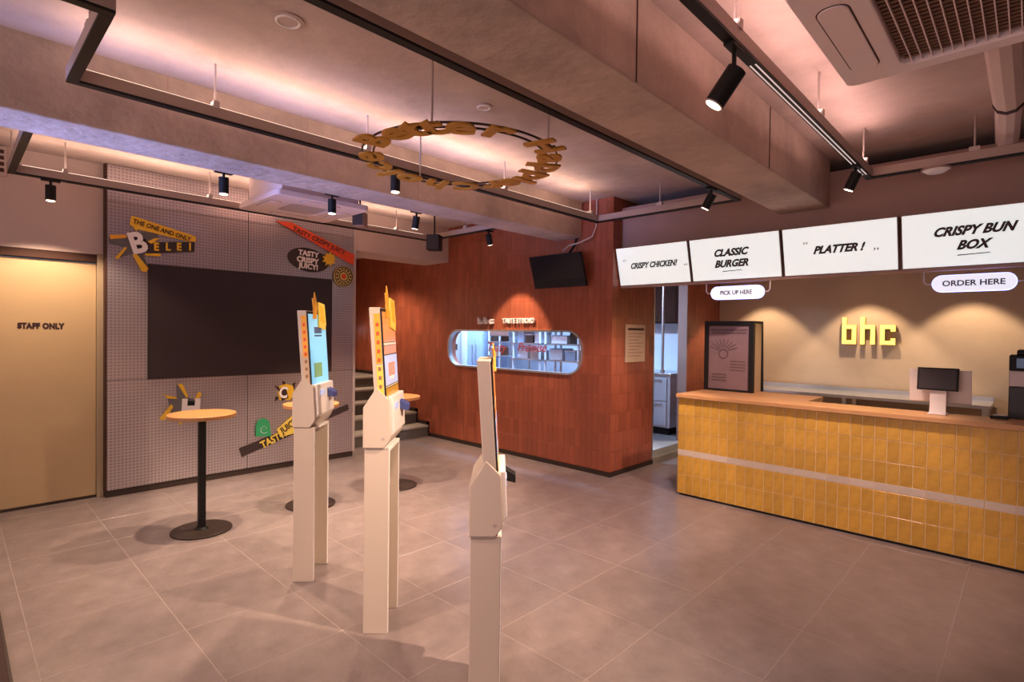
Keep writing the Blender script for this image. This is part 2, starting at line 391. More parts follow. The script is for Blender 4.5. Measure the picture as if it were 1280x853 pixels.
# ================================================================== RED TILED WALL WITH OVAL WINDOW
WX0, WX1, WZ0, WZ1, WR = -6.00, -3.657, 1.083, 1.575, 0.20
def rrect(x0, x1, z0, z1, r, n=10):
    out = []
    for cx, cz, a0 in ((x1 - r, z1 - r, 0), (x0 + r, z1 - r, 90), (x0 + r, z0 + r, 180), (x1 - r, z0 + r, 270)):
        for i in range(n + 1):
            a = R(a0 + 90 * i / n); out.append((cx + r * math.cos(a), cz + r * math.sin(a)))
    return out
def holed_wall(name, m, X0, X1, Z0, Z1, hole, ya, yb):
    bm = bmesh.new(); layers = []
    for y in (ya, yb):
        o = [bm.verts.new((x, y, z)) for x, z in ((X0, Z0), (X1, Z0), (X1, Z1), (X0, Z1))]
        h = [bm.verts.new((x, y, z)) for x, z in hole]
        es = [bm.edges.new((q[i], q[(i + 1) % len(q)])) for q in (o, h) for i in range(len(q))]
        bmesh.ops.triangle_fill(bm, edges=es, use_beauty=True); layers.append((o, h))
    for a, b in zip(layers[0], layers[1]):
        for i in range(len(a)): bm.faces.new((a[i], a[(i + 1) % len(a)], b[(i + 1) % len(a)], b[i]))
    bmesh.ops.recalc_face_normals(bm, faces=bm.faces)
    me = bpy.data.meshes.new(name); bm.to_mesh(me); bm.free(); me.materials.append(MATS[m])
    o = bpy.data.objects.new(name, me); COL.objects.link(o); return o
wall_red = structure(holed_wall('wall_back', 'red_grout', -9.1, COLX - 0.006, 0, CEIL, rrect(WX0, WX1, WZ0, WZ1, WR), RED + 0.006, RED + 0.12))
wc = MB()
wc.box(COLX - 0.12, RED + 0.006, 0, COLX - 0.006, 5.86, CEIL); wc.box(COLX - 0.12, 5.86, 2.25, COLX - 0.006, 6.72, CEIL); wc.box(COLX - 0.12, 6.72, 0, COLX - 0.006, BACK, CEIL)
wall_col = structure(wc.build('wall_passage', 'red_grout'))
TW, TH, TB = 0.08, 0.21, 0.05
def in_hole(x, lo=True):
    """z-span of the window opening at x, or None"""
    if x <= WX0 or x >= WX1: return None
    d = 0.0
    if x < WX0 + WR: d = WX0 + WR - x
    if x > WX1 - WR: d = x - (WX1 - WR)
    h = WR - math.sqrt(max(0, WR * WR - d * d))
    return (WZ0 + h, WZ1 - h)
cand = []
nx = int((COLX - (-9.05)) / TW)
g = 0.0015
for i in range(nx):
    u1 = COLX - i * TW - g / 2; u0 = u1 - TW + g
    zb = TB if u1 > SX0 else max(TB, min(5, math.ceil((SX0 - u1) / TREAD)) * RISE)
    off = 0.0
    for j in range(-1, 15):
        v0, v1 = TB + j * TH + off, TB + (j + 1) * TH - g + off
        v0, v1 = max(v0, zb), min(v1, CEIL if u0 > -6.1 else 2.8)
        if v1 - v0 < 0.015: continue
        sa, sb = in_hole(u0), in_hole(u1); sm = in_hole((u0 + u1) / 2)
        spans = [(u0, u1, v0, v1)]
        if (sa or sb) and sm is not None and v1 > WZ0 and v0 < WZ1:
            spans = []
            cuts = 1 if (WX0 + WR < u0 and u1 < WX1 - WR) else 6
            for c in range(cuts):
                a, b = u0 + (u1 - u0) * c / cuts, u0 + (u1 - u0) * (c + 1) / cuts
                h = in_hole((a + b) / 2)
                if h is None: spans.append((a, b, v0, v1)); continue
                if v0 < h[0]: spans.append((a, b, v0, min(v1, h[0])))
                if v1 > h[1]: spans.append((a, b, max(v0, h[1]), v1))
        spans = [q for q in spans if q[3] - q[2] > 0.004]
        if spans: cand.append((COLX - u1, spans, frame_y(RED + 0.006), 'w'))
for i in range(int((BACK - RED) / TW)):
    u0 = RED + i * TW + g / 2; u1 = u0 + TW - g
    for j in range(15):
        v0, v1 = TB + j * TH, min(CEIL, TB + (j + 1) * TH - g)
        if u1 > 5.87 and u0 < 6.71 and v0 < 2.25: continue
        cand.append(((u0 - RED) * 0.8 if u1 < 5.87 else 9, [(u0, u1, v0, v1)], frame_x(COLX - 0.006), 'c'))
cand.sort(key=lambda c: c[0])
rest = {'w': MB(), 'c': MB()}
cache = {}
for n_, (d_, spans, fr, kk) in enumerate(cand):
    owner = wall_red if kk == 'w' else wall_col
    if n_ < 590 and len(spans) == 1 and sum(1 for q in owner.children) < 295:
        u0, u1, v0, v1 = spans[0]; key = (kk, round(u1 - u0, 4), round(v1 - v0, 4))
        if key not in cache:
            f0 = (lambda u, v, w: (u, -w, v)) if kk == 'w' else (lambda u, v, w: (w, u, v))
            cache[key] = MB().tile(0, 0, u1 - u0, v1 - v0, 0.006, 0.0015, f0).mesh('tile'); cache[key].materials.append(MATS['red_tile'])
        linked('tile', cache[key], owner, fr(u0, v0, 0))
    else:
        for u0, u1, v0, v1 in spans: rest[kk].tile(u0, v0, u1, v1, 0.006, 0.0012 if u1 - u0 > 0.05 else 0.0, fr)
tag(rest['w'].build('wall_tiles', 'red_tile', wall_red), kind='stuff')
tag(rest['c'].build('wall_tiles', 'red_tile', wall_col), kind='stuff')
structure(MB().box(SX0 + 0.02, RED - 0.014, 0, COLX + 0.0, RED + 0.004, TB - 0.003).build('baseboard_back', 'dark_trim'))
structure(MB().box(COLX + 0.001, RED - 0.014, 0, COLX + 0.014, 5.86, TB - 0.003).build('baseboard_passage', 'dark_trim'))
sk = MB()                                                        # stepped black skirting up the stairs
for kst in range(5):
    xa = SX0 - kst * TREAD
    sk.box(xa - TREAD, RED - 0.012, (kst + 1) * RISE, xa + 0.02, RED - 0.002, (kst + 1) * RISE + 0.05)
    sk.box(xa - 0.03, RED - 0.012, kst * RISE + 0.05, xa + 0.02, RED - 0.002, (kst + 1) * RISE + 0.05)
sk.box(-9.0, RED - 0.012, 5 * RISE, SX0 - 5 * TREAD, RED - 0.002, 5 * RISE + 0.05)
structure(sk.build('baseboard_stairs', 'dark_trim'))
# end wall of the alcove
we = structure(MB().box(-9.1, 3.49, 0, -8.96, RED, 2.8).build('wall_stair_end', 'red_grout'))
et = MB()
for i in range(18):
    for j in range(14): et.tile(3.49 + i * TW, 0.85 + j * TH, 3.49 + (i + 1) * TW - g, 0.85 + (j + 1) * TH - g, 0.006, 0.0012, frame_x(-8.96))
tag(et.build('wall_tiles', 'red_tile', we), kind='stuff')

# ---- oval window
win = structure(empty('window_1', ((WX0 + WX1) / 2, RED, WZ0)))
wcx = (WX0 + WX1) / 2
def ring_prism(outer, inner, fr, w0, w1):
    n = len(outer); m = MB()
    vs = [fr(u, v, w0) for u, v in outer] + [fr(u, v, w1) for u, v in outer] + [fr(u, v, w0) for u, v in inner] + [fr(u, v, w1) for u, v in inner]
    fs = []
    for i in range(n):
        j = (i + 1) % n
        fs += [(i, j, n + j, n + i), (2 * n + i, 3 * n + i, 3 * n + j, 2 * n + j), (n + i, n + j, 3 * n + j, 3 * n + i), (i, 2 * n + i, 2 * n + j, j)]
    return m.add(vs, fs)
loc_fr = lambda u, v, w: (u - wcx, -w, v - WZ0)
ring_prism(rrect(WX0 - .012, WX1 + .012, WZ0 - .012, WZ1 + .012, WR + .012), rrect(WX0 + .010, WX1 - .010, WZ0 + .010, WZ1 - .010, WR - .010), loc_fr, -0.05, 0.022).build('window_frame', 'steel', win, smooth=True)
MB().prism(rrect(WX0 + .009, WX1 - .009, WZ0 + .009, WZ1 - .009, WR - .009), loc_fr, -0.034, -0.030).build('window_pane', 'glass', win)
lettering('Tasty', 0.17, 'red_ink', win, (-5.13 + 0.06 - wcx, -0.002 + 0.02, 0.27), (1, 0, 0), (0, 0, 1), bold=0.002, shear=0.35, sx=0.95)
lettering('Promise', 0.15, 'red_ink', win, (-4.45 - wcx, 0.018, 0.285), (1, 0, 0), (0, 0, 1), bold=0.002, shear=0.35, sx=0.95)
# sign over the window
sg = thing('letter_sign', 'small raised pale bhc TASTE STUDIO letters above the oval window', 'sign', (-4.85, RED, 1.68))
for txt, x in (('b', -.47), ('h', -.36), ('c', -.25)):
    lettering(txt, 0.115, 'cream', sg, (x, -0.035, 0.022), (1, 0, 0), (0, 0, 1), depth=0.05, bold=0.006, name='letter')
lettering('TASTE STUDIO', 0.085, 'cream', sg, (0.215, -0.022, 0.018), (1, 0, 0), (0, 0, 1), depth=0.03, bold=0.003, sx=0.95)

# ================================================================== KITCHEN BEHIND THE RED WALL
KX0, KX1, KY0, KY1, KZ = -7.7, COLX - 0.12, RED + 0.12, 7.6, 0.15
structure(MB().box(KX0, KY0, 0, COLX - 0.01, KY1, KZ).build('floor_kitchen', 'kitchen_floor'))
structure(MB().box(KX0, KY1, 0, KX1, KY1 + 0.1, 2.7).build('wall_kitchen_back', 'kitchen_white'))
structure(MB().box(KX0 - 0.1, KY0, 0, KX0, KY1 + 0.1, 2.7).build('wall_kitchen_left', 'kitchen_white'))
structure(MB().box(KX0, KY0, 2.6, KX1, KY1, 2.7).build('ceiling_kitchen', 'kitchen_white'))
MB().box(COLX - 0.01, 5.86, 0.0, COLX + 0.03, 6.72, 0.07).build('trim_2', 'step_stone')
structure(bpy.data.objects['trim_2'])
structure(MB().box(COLX - 0.12, 5.85, 0.0, COLX + 0.004, 5.872, 2.26).build('trim_3', 'steel'))
structure(MB().box(COLX - 0.12, 6.708, 0.0, COLX + 0.004, 6.73, 2.26).build('trim_4', 'soffit_paint'))
for x, y, e, sd in ((-6.25, 5.5, 115, 'left'), (-4.6, 5.4, 105, 'right')):
    lamp = thing('kitchen_light', 'white ceiling light panel in the kitchen above the %s half of the oval window' % sd, 'ceiling light', (x, y, 2.55), group='kitchen ceiling lights')
    MB().box(-.3, -.15, 0, .3, .15, .05).build('light_case', 'kitchen_white', lamp)
    MB().box(-.28, -.13, -.004, .28, .13, 0).build('diffuser', 'kitchen_tube', lamp)
    area('kitchen_lamp', (0, 0, -0.02), (0.56, 0.26), e, (0.42, 0.66, 1.0), parent=lamp)
# racks along the kitchen
def rack(x0, x1, y0, y1, label):
    t = thing('shelf_rack', label, 'rack', ((x0 + x1) / 2, (y0 + y1) / 2, KZ))
    hx, hy = (x1 - x0) / 2, (y1 - y0) / 2
    for sx in (-1, 1):
        for sy in (-1, 1): MB().cyl((sx * (hx - .02), sy * (hy - .02), 0), (sx * (hx - .02), sy * (hy - .02), 1.85), 0.016, 10).build('post', 'kitchen_white', t)
    for z in (0.3, 0.78, 1.02, 1.24, 1.46, 1.8): MB().box(-hx, -hy, z, hx, hy, z + 0.02).build('shelf', 'steel', t)
    return t
rack(-5.40, -4.86, 5.62, 6.0, 'steel shelf rack in the kitchen right of the middle of the oval window')
rack(-4.80, -4.20, 5.62, 6.0, 'steel shelf rack in the kitchen behind the right end of the oval window')
rack(-6.30, -6.02, 6.0, 6.3, 'narrow steel shelf rack beside the pale blue kitchen cupboard')
ITEMS = [(-5.34, 1.04, .20, .13, 'kitchen_white', 'white box on the low shelf of the middle kitchen rack'),
         (-5.10, 1.04, .16, .10, 'steel', 'steel tray on the low shelf of the middle kitchen rack'),
         (-5.34, 1.26, .12, .15, 'kitchen_blue', 'blue tub on the middle shelf of the middle kitchen rack'),
         (-5.19, 1.26, .14, .11, 'black', 'black tub on the middle shelf of the middle kitchen rack'),
         (-5.02, 1.26, .12, .14, 'kitchen_white', 'white tub on the middle shelf of the middle kitchen rack'),
         (-5.30, 1.48, .16, .14, 'brown_box', 'brown carton on the top visible shelf of the middle kitchen rack'),
         (-5.10, 1.48, .16, .12, 'kitchen_blue', 'blue carton on the top visible shelf of the middle kitchen rack'),
         (-4.74, 1.04, .22, .14, 'kitchen_white', 'wide white bin on the low shelf of the right kitchen rack'),
         (-4.48, 1.04, .18, .12, 'kitchen_blue', 'blue bin on the low shelf of the right kitchen rack'),
         (-4.72, 1.26, .28, .10, 'kitchen_white', 'long white box on the middle shelf of the right kitchen rack'),
         (-4.40, 1.26, .14, .16, 'black', 'black jug on the middle shelf of the right kitchen rack'),
         (-4.70, 1.48, .14, .12, 'steel', 'steel pan on the top visible shelf of the right kitchen rack'),
         (-4.50, 1.48, .20, .14, 'kitchen_blue', 'blue crate on the top visible shelf of the right kitchen rack'),
         (-6.26, 1.04, .18, .12, 'brown_box', 'brown box on the low shelf of the narrow kitchen rack'),
         (-6.26, 1.26, .18, .14, 'black', 'black box on the middle shelf of the narrow kitchen rack')]
for x, z, wd, h, m, lb in ITEMS:
    yc = 6.15 if x < -6 else 5.80
    t = thing('kitchen_container', lb, 'container', (x + wd / 2, yc, KZ + z), group='containers on the kitchen racks')
    MB().box(-wd / 2 + .005, -.12, .0005, wd / 2 - .005, .12, h).build('container_body', m, t, bevel=0.006)
    MB().box(-wd / 2, -.125, h, wd / 2, .125, h + 0.015).build('lid', 'kitchen_white' if m != 'kitchen_white' else 'kitchen_blue', t, bevel=0.003)
fr_ = thing('refrigerator', 'tall white refrigerator in the kitchen behind the left end of the oval window', 'refrigerator', (-7.05, 6.25, KZ))
MB().box(-.3, -.3, 0.05, .3, .3, 1.9).build('cabinet_body', 'kitchen_white', fr_, bevel=0.01)
d_ = MB().box(-.29, -.325, 0.08, .29, -.301, 1.86).build('door', 'kitchen_white', fr_, bevel=0.008)
MB().box(.20, -.36, 0.8, .225, -.326, 1.4).build('handle', 'steel', d_)
MB().box(-.10, -.332, 1.10, .10, -.326, 1.20).build('display', 'black', d_)
fr2 = thing('kitchen_cupboard', 'pale blue steel cupboard beside the refrigerator behind the oval window', 'cupboard', (-6.55, 6.25, KZ))
MB().box(-.19, -.28, 0.05, .19, .28, 1.9).build('cabinet_body', 'kitchen_blue', fr2, bevel=0.01)
for sx in (-1, 1):
    d_ = MB().box(min(0.004 * sx, .182 * sx), -.30, 0.08, max(0.004 * sx, .182 * sx), -.281, 1.86).build('door', 'kitchen_blue', fr2, bevel=0.006)
    MB().box(sx * .04 - .01, -.325, 0.9, sx * .04 + .01, -.301, 1.2).build('handle', 'steel', d_)
mw = thing('fryer_hood', 'black and steel fryer hood hanging behind the oval window', 'hood', (-5.70, 5.85, 1.50))
MB().box(-.2, -.2, 0, .2, .2, .09).build('hood_rim', 'steel', mw, bevel=0.01)
MB().prism([(-.2, .09), (.2, .09), (.1, .4), (-.1, .4)], lambda u, v, w: (u, w, v), -.16, .16).build('hood_body', 'steel', mw)
MB().cyl((0, 0, .4), (0, 0, 1.08), .06, 16).build('duct', 'steel', mw)
# prep units seen through the passage
pu = thing('prep_fridge', 'steel undercounter prep fridge seen through the kitchen doorway', 'fridge', (-4.35, 7.25, KZ))
MB().box(-.75, -.33, 0.10, .75, .33, .82).build('cabinet_body', 'kitchen_white', pu, bevel=0.006)
MB().box(-.77, -.35, .82, .77, .34, .86).build('worktop', 'steel', pu, bevel=0.004)
MB().box(-.72, -.30, 0, .72, .33, 0.10).build('plinth', 'black', pu)
for x in (-.48, 0.0, .48):
    d_ = MB().box(x - .225, -.35, .13, x + .225, -.331, .46).build('drawer', 'kitchen_white', pu, bevel=0.004); MB().box(x - .15, -.375, .42, x + .15, -.351, .44).build('handle', 'steel', d_)
    d_ = MB().box(x - .225, -.35, .48, x + .225, -.331, .80).build('drawer', 'kitchen_white', pu, bevel=0.004); MB().box(x - .15, -.375, .75, x + .15, -.351, .77).build('handle', 'steel', d_)
uc = thing('hanging_cabinet', 'dark brown wall cabinet above the prep fridge in the kitchen doorway', 'cabinet', (-4.3, 7.42, 1.72))
MB().box(-.75, -.17, 0, .75, .17, .8).build('cabinet_body', 'cabinet_brown', uc, bevel=0.004)
for x in (-.5, 0, .5): MB().box(x - .24, -.19, .01, x + .24, -.171, .79).build('door', 'cabinet_brown', uc, bevel=0.003)
q = on_y(829, 400, 7.02)
pp = thing('steel_pipe', 'thin bright steel pipe in front of the dark cabinet in the kitchen doorway', 'pipe', (q.x, 7.02, 1.05))
MB().cyl((0, 0, 0), (0, 0, 1.3), .02, 12).build('pipe_run', 'steel', pp)
MB().cyl((0, 0, -.04), (0, 0, 0), .035, 12).build('flange', 'steel', pp)

# ================================================================== COUNTER AREA
structure(MB().box(COLX - 0.12, BACK, 0, XR, BACK + 0.12, CEIL).build('wall_counter_back', 'tan_plaster'))
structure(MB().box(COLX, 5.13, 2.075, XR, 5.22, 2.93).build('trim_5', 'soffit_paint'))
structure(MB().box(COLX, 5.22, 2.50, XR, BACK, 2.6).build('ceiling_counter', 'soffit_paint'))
for px, dlb in ((960, 'over the poster stand'), (1085, 'over the glowing yellow letters'), (1215, 'over the white terminal')):
    q = on_y(px, 383, BACK)
    dl = thing('downlight', 'recessed downlight at the counter back wall ' + dlb, 'downlight', (q.x, BACK - 0.46, 2.5), group='downlights over the back wall')
    MB().cyl((0, 0, -.012), (0, 0, 0), .06, 20).build('trim_ring', 'kitchen_white', dl)
    MB().cyl((0, 0, -.016), (0, 0, -.012), .045, 20).build('lens', 'lens', dl)
    l = bpy.data.lights.new('downlight_lamp', 'SPOT'); l.energy = 95; l.color = (1, .76, .52); l.spot_size = R(84); l.spot_blend = 0.3; l.shadow_soft_size = 0.03
    o = bpy.data.objects.new('downlight_lamp', l); COL.objects.link(o); o.parent = dl; o.location = (0, 0, -.03)
# counter
CX0, CX1, CF, CT = -2.465, 1.25, 4.91, 0.945
ct = thing('service_counter', 'long service counter faced in glossy yellow tiles with a wooden top', 'counter', (CX0, CF, 0))
MB().box(0.008, 0.008, 0.02, CX1 - CX0, 0.40, CT).build('counter_body', 'pale_grout', ct)
MB().box(0.008, 0.40, 0.02, -1.42 - CX0, 0.80, CT).build('counter_body', 'pale_grout', ct)
MB().box(0.02, 0.015, 0, CX1 - CX0, 0.38, 0.02).build('plinth', 'black', ct)
CTW = 0.0805
rows = [(0.022, 0.205), (0.205, 0.386), (0.444, 0.611), (0.611, 0.778), (0.778, 0.944)]
tc_ = {}
def ctile(kind, u, v, wd, h, fr, loc, m):
    key = (kind, round(wd, 4), round(h, 4), m)
    if key not in tc_:
        tc_[key] = MB().tile(0, 0, wd, h, 0.003, 0.001, fr).mesh('tile'); tc_[key].materials.append(MATS[m])
    linked('tile', tc_[key], ct, loc)
fA = lambda u, v, w: (u, -w, v); fB = lambda u, v, w: (-w, u, v)
ncol = int((CX1 - CX0) / CTW)
for i in range(ncol):
    for v0, v1 in rows: ctile('f', 0, 0, CTW - .0055, v1 - v0 - .0055, fA, (i * CTW, 0.008, v0), 'yellow_tile')
for i in range(int((CX1 - CX0) / 0.161)): ctile('f', 0, 0, 0.158, 0.055, fA, (i * 0.161, 0.008, 0.3875), 'stripe_tile')
for i in range(9):
    for v0, v1 in rows: ctile('e', 0, 0, CTW - .0055, v1 - v0 - .0055, fB, (0.008, 0.008 + i * CTW, v0), 'yellow_tile')
for i in range(5): ctile('e', 0, 0, 0.14, 0.055, fB, (0.008, 0.008 + i * 0.145, 0.3875), 'stripe_tile')
MB().box(-0.015, -0.025, CT, CX1 - CX0, 0.34, 0.982).build('wooden_top', 'wood', ct, bevel=0.004)
MB().box(-0.015, 0.341, CT, -1.42 - CX0, 0.84, 0.982).build('wooden_top', 'wood', ct, bevel=0.004)
MB().box(-1.415 - CX0, 0.341, 0.80, CX1 - CX0, 0.44, 0.90).build('inner_shelf', 'black', ct)
# back work table
bt = thing('back_table', 'long pale steel work table along the wall behind the counter', 'table', (-1.55, 7.42, 0))
MB().box(-1.25, -.3, .85, 1.27, .3, .885).build('worktop', 'steel', bt, bevel=0.004)
MB().box(-1.25, .27, .885, 1.27, .3, .93).build('upstand', 'steel', bt)
for sx in (-1.2, 0, 1.22):
    for sy in (-.26, .24): MB().box(sx - .02, sy - .02, 0, sx + .02, sy + .02, .85).build('leg', 'steel', bt)
MB().box(-1.22, -.27, .3, 1.24, .27, .33).build('undershelf', 'dark_brown', bt)
# bhc letters
bl = thing('logo_sign', 'glowing yellow bhc letters on the wall behind the counter', 'sign', (-1.42, BACK, 1.45))
for ch, px in (('b', 1063), ('h', 1086), ('c', 1111)):
    q = on_y(px, 412, BACK)
    lx = q.x + 1.42
    s = 0.062
    def bars(ch):
        m = MB(); A = lambda x0, z0, x1, z1: m.box(x0, 0, z0, x1, 1, z1)
        H, Wd, t = 0.325, 0.15, 0.045; mid = 0.232
        if ch == 'b': A(0, 0, t, H); A(t, 0, Wd, t); A(t, mid - t, Wd, mid); A(Wd - t, t, Wd, mid - t)
        if ch == 'h': A(0, 0, t, H); A(t, mid - t, Wd, mid); A(Wd - t, 0, Wd, mid - t)
        if ch == 'c': A(0, 0, t, mid); A(t, 0, Wd, t); A(t, mid - t, Wd, mid); A(Wd - t, t, Wd, t + .03); A(Wd - t, mid - t - .03, Wd, mid - t)
        return m
    m = bars(ch); m.v = [(x - .075 + lx, -.012 - .05 * (1 - y), z + .015) for x, y, z in m.v]; body = m.build('letter', 'bhc_side', bl)
    m = bars(ch); m.v = [(x - .075 + lx, -.062 - .006 * (1 - y), z + .015) for x, y, z in m.v]; m.build('letter_face', 'bhc_glow', body)

# ---- menu light boxes
def menu_board(i, x0, x1, lines, label, quotes=False, tick=False, size=0.12, cx=None):
    t = thing('menu_board', label, 'menu board', ((x0 + x1) / 2, 5.1, 2.075), group='menu boards above the counter')
    h = (x1 - x0) / 2 - 0.012
    prof = [(-.0, 0), (-.11, .395), (-.085, .40), (.028, .40), (.028, 0)]       # (dy, dz): top leans forward
    MB().prism(prof, lambda u, v, w: (w, u, v), -h, h).build('light_box', 'soffit_paint', t)
    up = Vector((0, -.11, .395)).normalized(); nrm = Vector((0, -up.z, up.y))
    def P(u, v, d=0.0): return Vector((u, 0, 0)) + up * v + nrm * d
    a = [P(-h + .004, .006, .001), P(h - .004, .006, .001), P(h - .004, .404, .001), P(-h + .004, .404, .001)]
    b = [p + nrm * .006 for p in a]
    MB().add(a + b, [(0, 3, 2, 1), (4, 5, 6, 7), (0, 1, 5, 4), (1, 2, 6, 5), (2, 3, 7, 6), (3, 0, 4, 7)]).build('lit_panel', 'menu_white', t)
    c0 = cx - (x0 + x1) / 2 if cx is not None else 0
    n = len(lines)
    for q, tx in enumerate(lines):
        v = .205 + (n - 1) * .052 - q * .104
        lettering(tx, size, 'ink', t, P(c0, v, .010), (1, 0, 0), up, depth=.003, bold=.0043 if len(tx) < 12 else .003, shear=.42, sx=0.92 if len(tx) < 12 else .80)
    if quotes:
        hw = 0.34 if len(lines[0]) > 10 else 0.25
        lettering('\u201c', .10, 'pale_ink', t, P(c0 - hw, .25, .010), (1, 0, 0), up, depth=.002, shear=.3)
        lettering('\u201d', .10, 'pale_ink', t, P(c0 + hw, .15, .010), (1, 0, 0), up, depth=.002, shear=.3)
    if tick:
        m = MB(); z0 = .205 - (n - 1) * .052 - .07
        a = [P(c0 - .08, z0 - .003, .009), P(c0 + .1, z0 + .004, .009), P(c0 + .1, z0 + .009, .009), P(c0 - .08, z0 + .004, .009)]
        m.add(a + [p + nrm * .002 for p in a], [(0, 3, 2, 1), (4, 5, 6, 7), (0, 1, 5, 4), (1, 2, 6, 5), (2, 3, 7, 6), (3, 0, 4, 7)]).build('underline', 'ink', t)
    return t
menu_board(0, -3.268, -2.435, ['CRISPY CHICKEN!'], 'glowing white menu board reading CRISPY CHICKEN beside the red column', quotes=True, size=.082, cx=-2.84)
menu_board(1, -2.435, -1.59, ['CLASSIC', 'BURGER'], 'glowing white menu board reading CLASSIC BURGER', tick=True, size=.090, cx=-2.04)
menu_board(2, -1.59, -0.745, ['PLATTER !'], 'glowing white menu board reading PLATTER', quotes=True, size=.086, cx=-1.165)
menu_board(3, -0.745, 0.10, ['CRISPY BUN', 'BOX'], 'glowing white menu board reading CRISPY BUN BOX', tick=True, size=.088, cx=-0.325)
mr_ = thing('menu_rail', 'thin reddish steel rail under the row of menu boards', 'rail', (-1.6, 5.1, 2.05))
MB().box(-1.66, -.006, 0, 1.7, .05, .022).build('rail_bar', 'soffit_paint', mr_, bevel=.003)
# ---- pill signs
def pill(px0, px1, py0, py1, txt, label):
    a, b = on_y(px0, (py0 + py1) / 2, 5.1), on_y(px1, (py0 + py1) / 2, 5.1)
    cx = (a.x + b.x) / 2; hw = (b.x - a.x) / 2; hh = 0.062; zc = 1.952
    t = thing('pill_sign', label, 'sign', (cx, 5.1, zc), group='pill signs hanging under the menu boards')
    MB().prism(rrect(-hw, hw, -hh, hh, hh * .98, 8), lambda u, v, w: (u, -w, v), -.02, .012).build('sign_case', 'pill_edge', t)
    MB().prism(rrect(-hw + .004, hw - .004, -hh + .004, hh - .004, hh * .9, 8), lambda u, v, w: (u, -w, v), .012, .02).build('sign_face', 'pill_white', t)
    lettering(txt, .056, 'grey_ink', t, (0, -.0215, -.002), (1, 0, 0), (0, 0, 1), depth=.002, bold=.0014, sx=1.05 if len(txt) < 11 else .85)
    for s_ in (-1, 1):
        pts = [(s_ * (hw - .02), .004, 0), (s_ * (hw + .035), .004, .0), (s_ * (hw + .05), .004, .02), (s_ * (hw + .05), .004, .097)]
        MB().tube(pts, .006, 8).build('bracket', 'zinc', t)
    return t
pill(889, 955, 358, 374, 'PICK UP HERE', 'glowing white pill sign reading PICK UP HERE')
pill(1165, 1272, 343, 364, 'ORDER HERE', 'glowing white pill sign reading ORDER HERE')
# ---- framed poster box on the counter
pb = thing('poster_stand', 'black framed standing poster box on the left end of the counter', 'poster stand', (-2.23, 5.52, 0.982))
MB().box(-.25, 0, 0, .25, .022, .715).build('back_board', 'black', pb)
for x0, z0, x1, z1 in ((-.25, 0, -.205, .715), (.205, 0, .25, .715), (-.205, .665, .205, .715), (-.205, 0, .205, .02)):
    MB().box(x0, -.025, z0, x1, 0, z1).build('frame_bar', 'black', pb, bevel=.003)
ps_ = MB().box(-.205, -.012, .02, .205, -.001, .665).build('poster_sheet', 'poster', pb)
for z_, w_ in ((.615, .36), (.585, .34)): MB().box(-w_ / 2, -.0145, z_, w_ / 2, -.0125, z_ + .018).build('headline', 'poster_ink', ps_)
for q in range(9):
    a = R(20 + q * 17)
    MB().cyl((-.05 + .05 * math.cos(a), -.0135, .40 + .05 * math.sin(a)), (-.05 + .15 * math.cos(a), -.0135, .40 + .13 * math.sin(a)), .004, 6).build('drawn_ray', 'poster_ink', ps_)
MB().torus((0, 0, 0), .045, .006, 24, 6).build('drawn_ring', 'poster_ink', ps_).matrix_basis = Matrix.Translation((-.05, -.0135, .38)) @ Matrix.Rotation(R(90), 4, 'X')
for q in range(4): MB().box(.02, -.0145, .30 - q * .03, .17, -.0125, .312 - q * .03).build('text_line', 'poster_ink', ps_)
for q in range(3): MB().box(-.17, -.0145, .16 - q * .03, -.02, -.0125, .175 - q * .03).build('text_line', 'poster_ink', ps_)
MB().box(-.25, .022, .69, .25, .24, .715).build('top_board', 'black', pb)
MB().box(.232, .023, 0, .246, .205, .69).build('side_panel', 'door_paint', pb)
MB().prism([(.215, .69), (.24, .69), (.28, 0), (.25, 0)], lambda u, v, w: (w, u, v), -.25, .25).build('rear_board', 'black', pb)
# ---- POS terminal
pos = thing('pos_terminal', 'white point-of-sale terminal with a dark customer display on the counter', 'terminal', (-0.50, 5.12, 0.982))
MB().box(-.055, -.06, 0, .055, .08, .012).build('base', 'kiosk_front', pos, bevel=.004)
MB().prism([(-.02, 0), (.03, 0), (.045, .22), (.015, .22)], lambda u, v, w: (w, u, v), -.048, .048).build('stand', 'kiosk_front', pos)
MB().prism([(-.012, .178), (.012, .178), (.044, .345), (.02, .345)], lambda u, v, w: (w, u, v), -.128, .118).build('customer_display', 'black', pos)
MB().prism([(-.0145, .19), (-.0118, .19), (.0165, .335), (.0138, .335)], lambda u, v, w: (w, u, v), -.116, .106).build('display_glass', 'screen_dark', pos)
MB().prism([(.10, .085), (.13, .075), (.085, .33), (.06, .33)], lambda u, v, w: (w, u, v), -.185, .185).build('main_monitor', 'kiosk_front', pos)
MB().prism([(.02, .0), (.12, .0), (.10, .13), (.04, .13)], lambda u, v, w: (w, u, v), -.03, .03).build('monitor_foot', 'kiosk_front', pos)
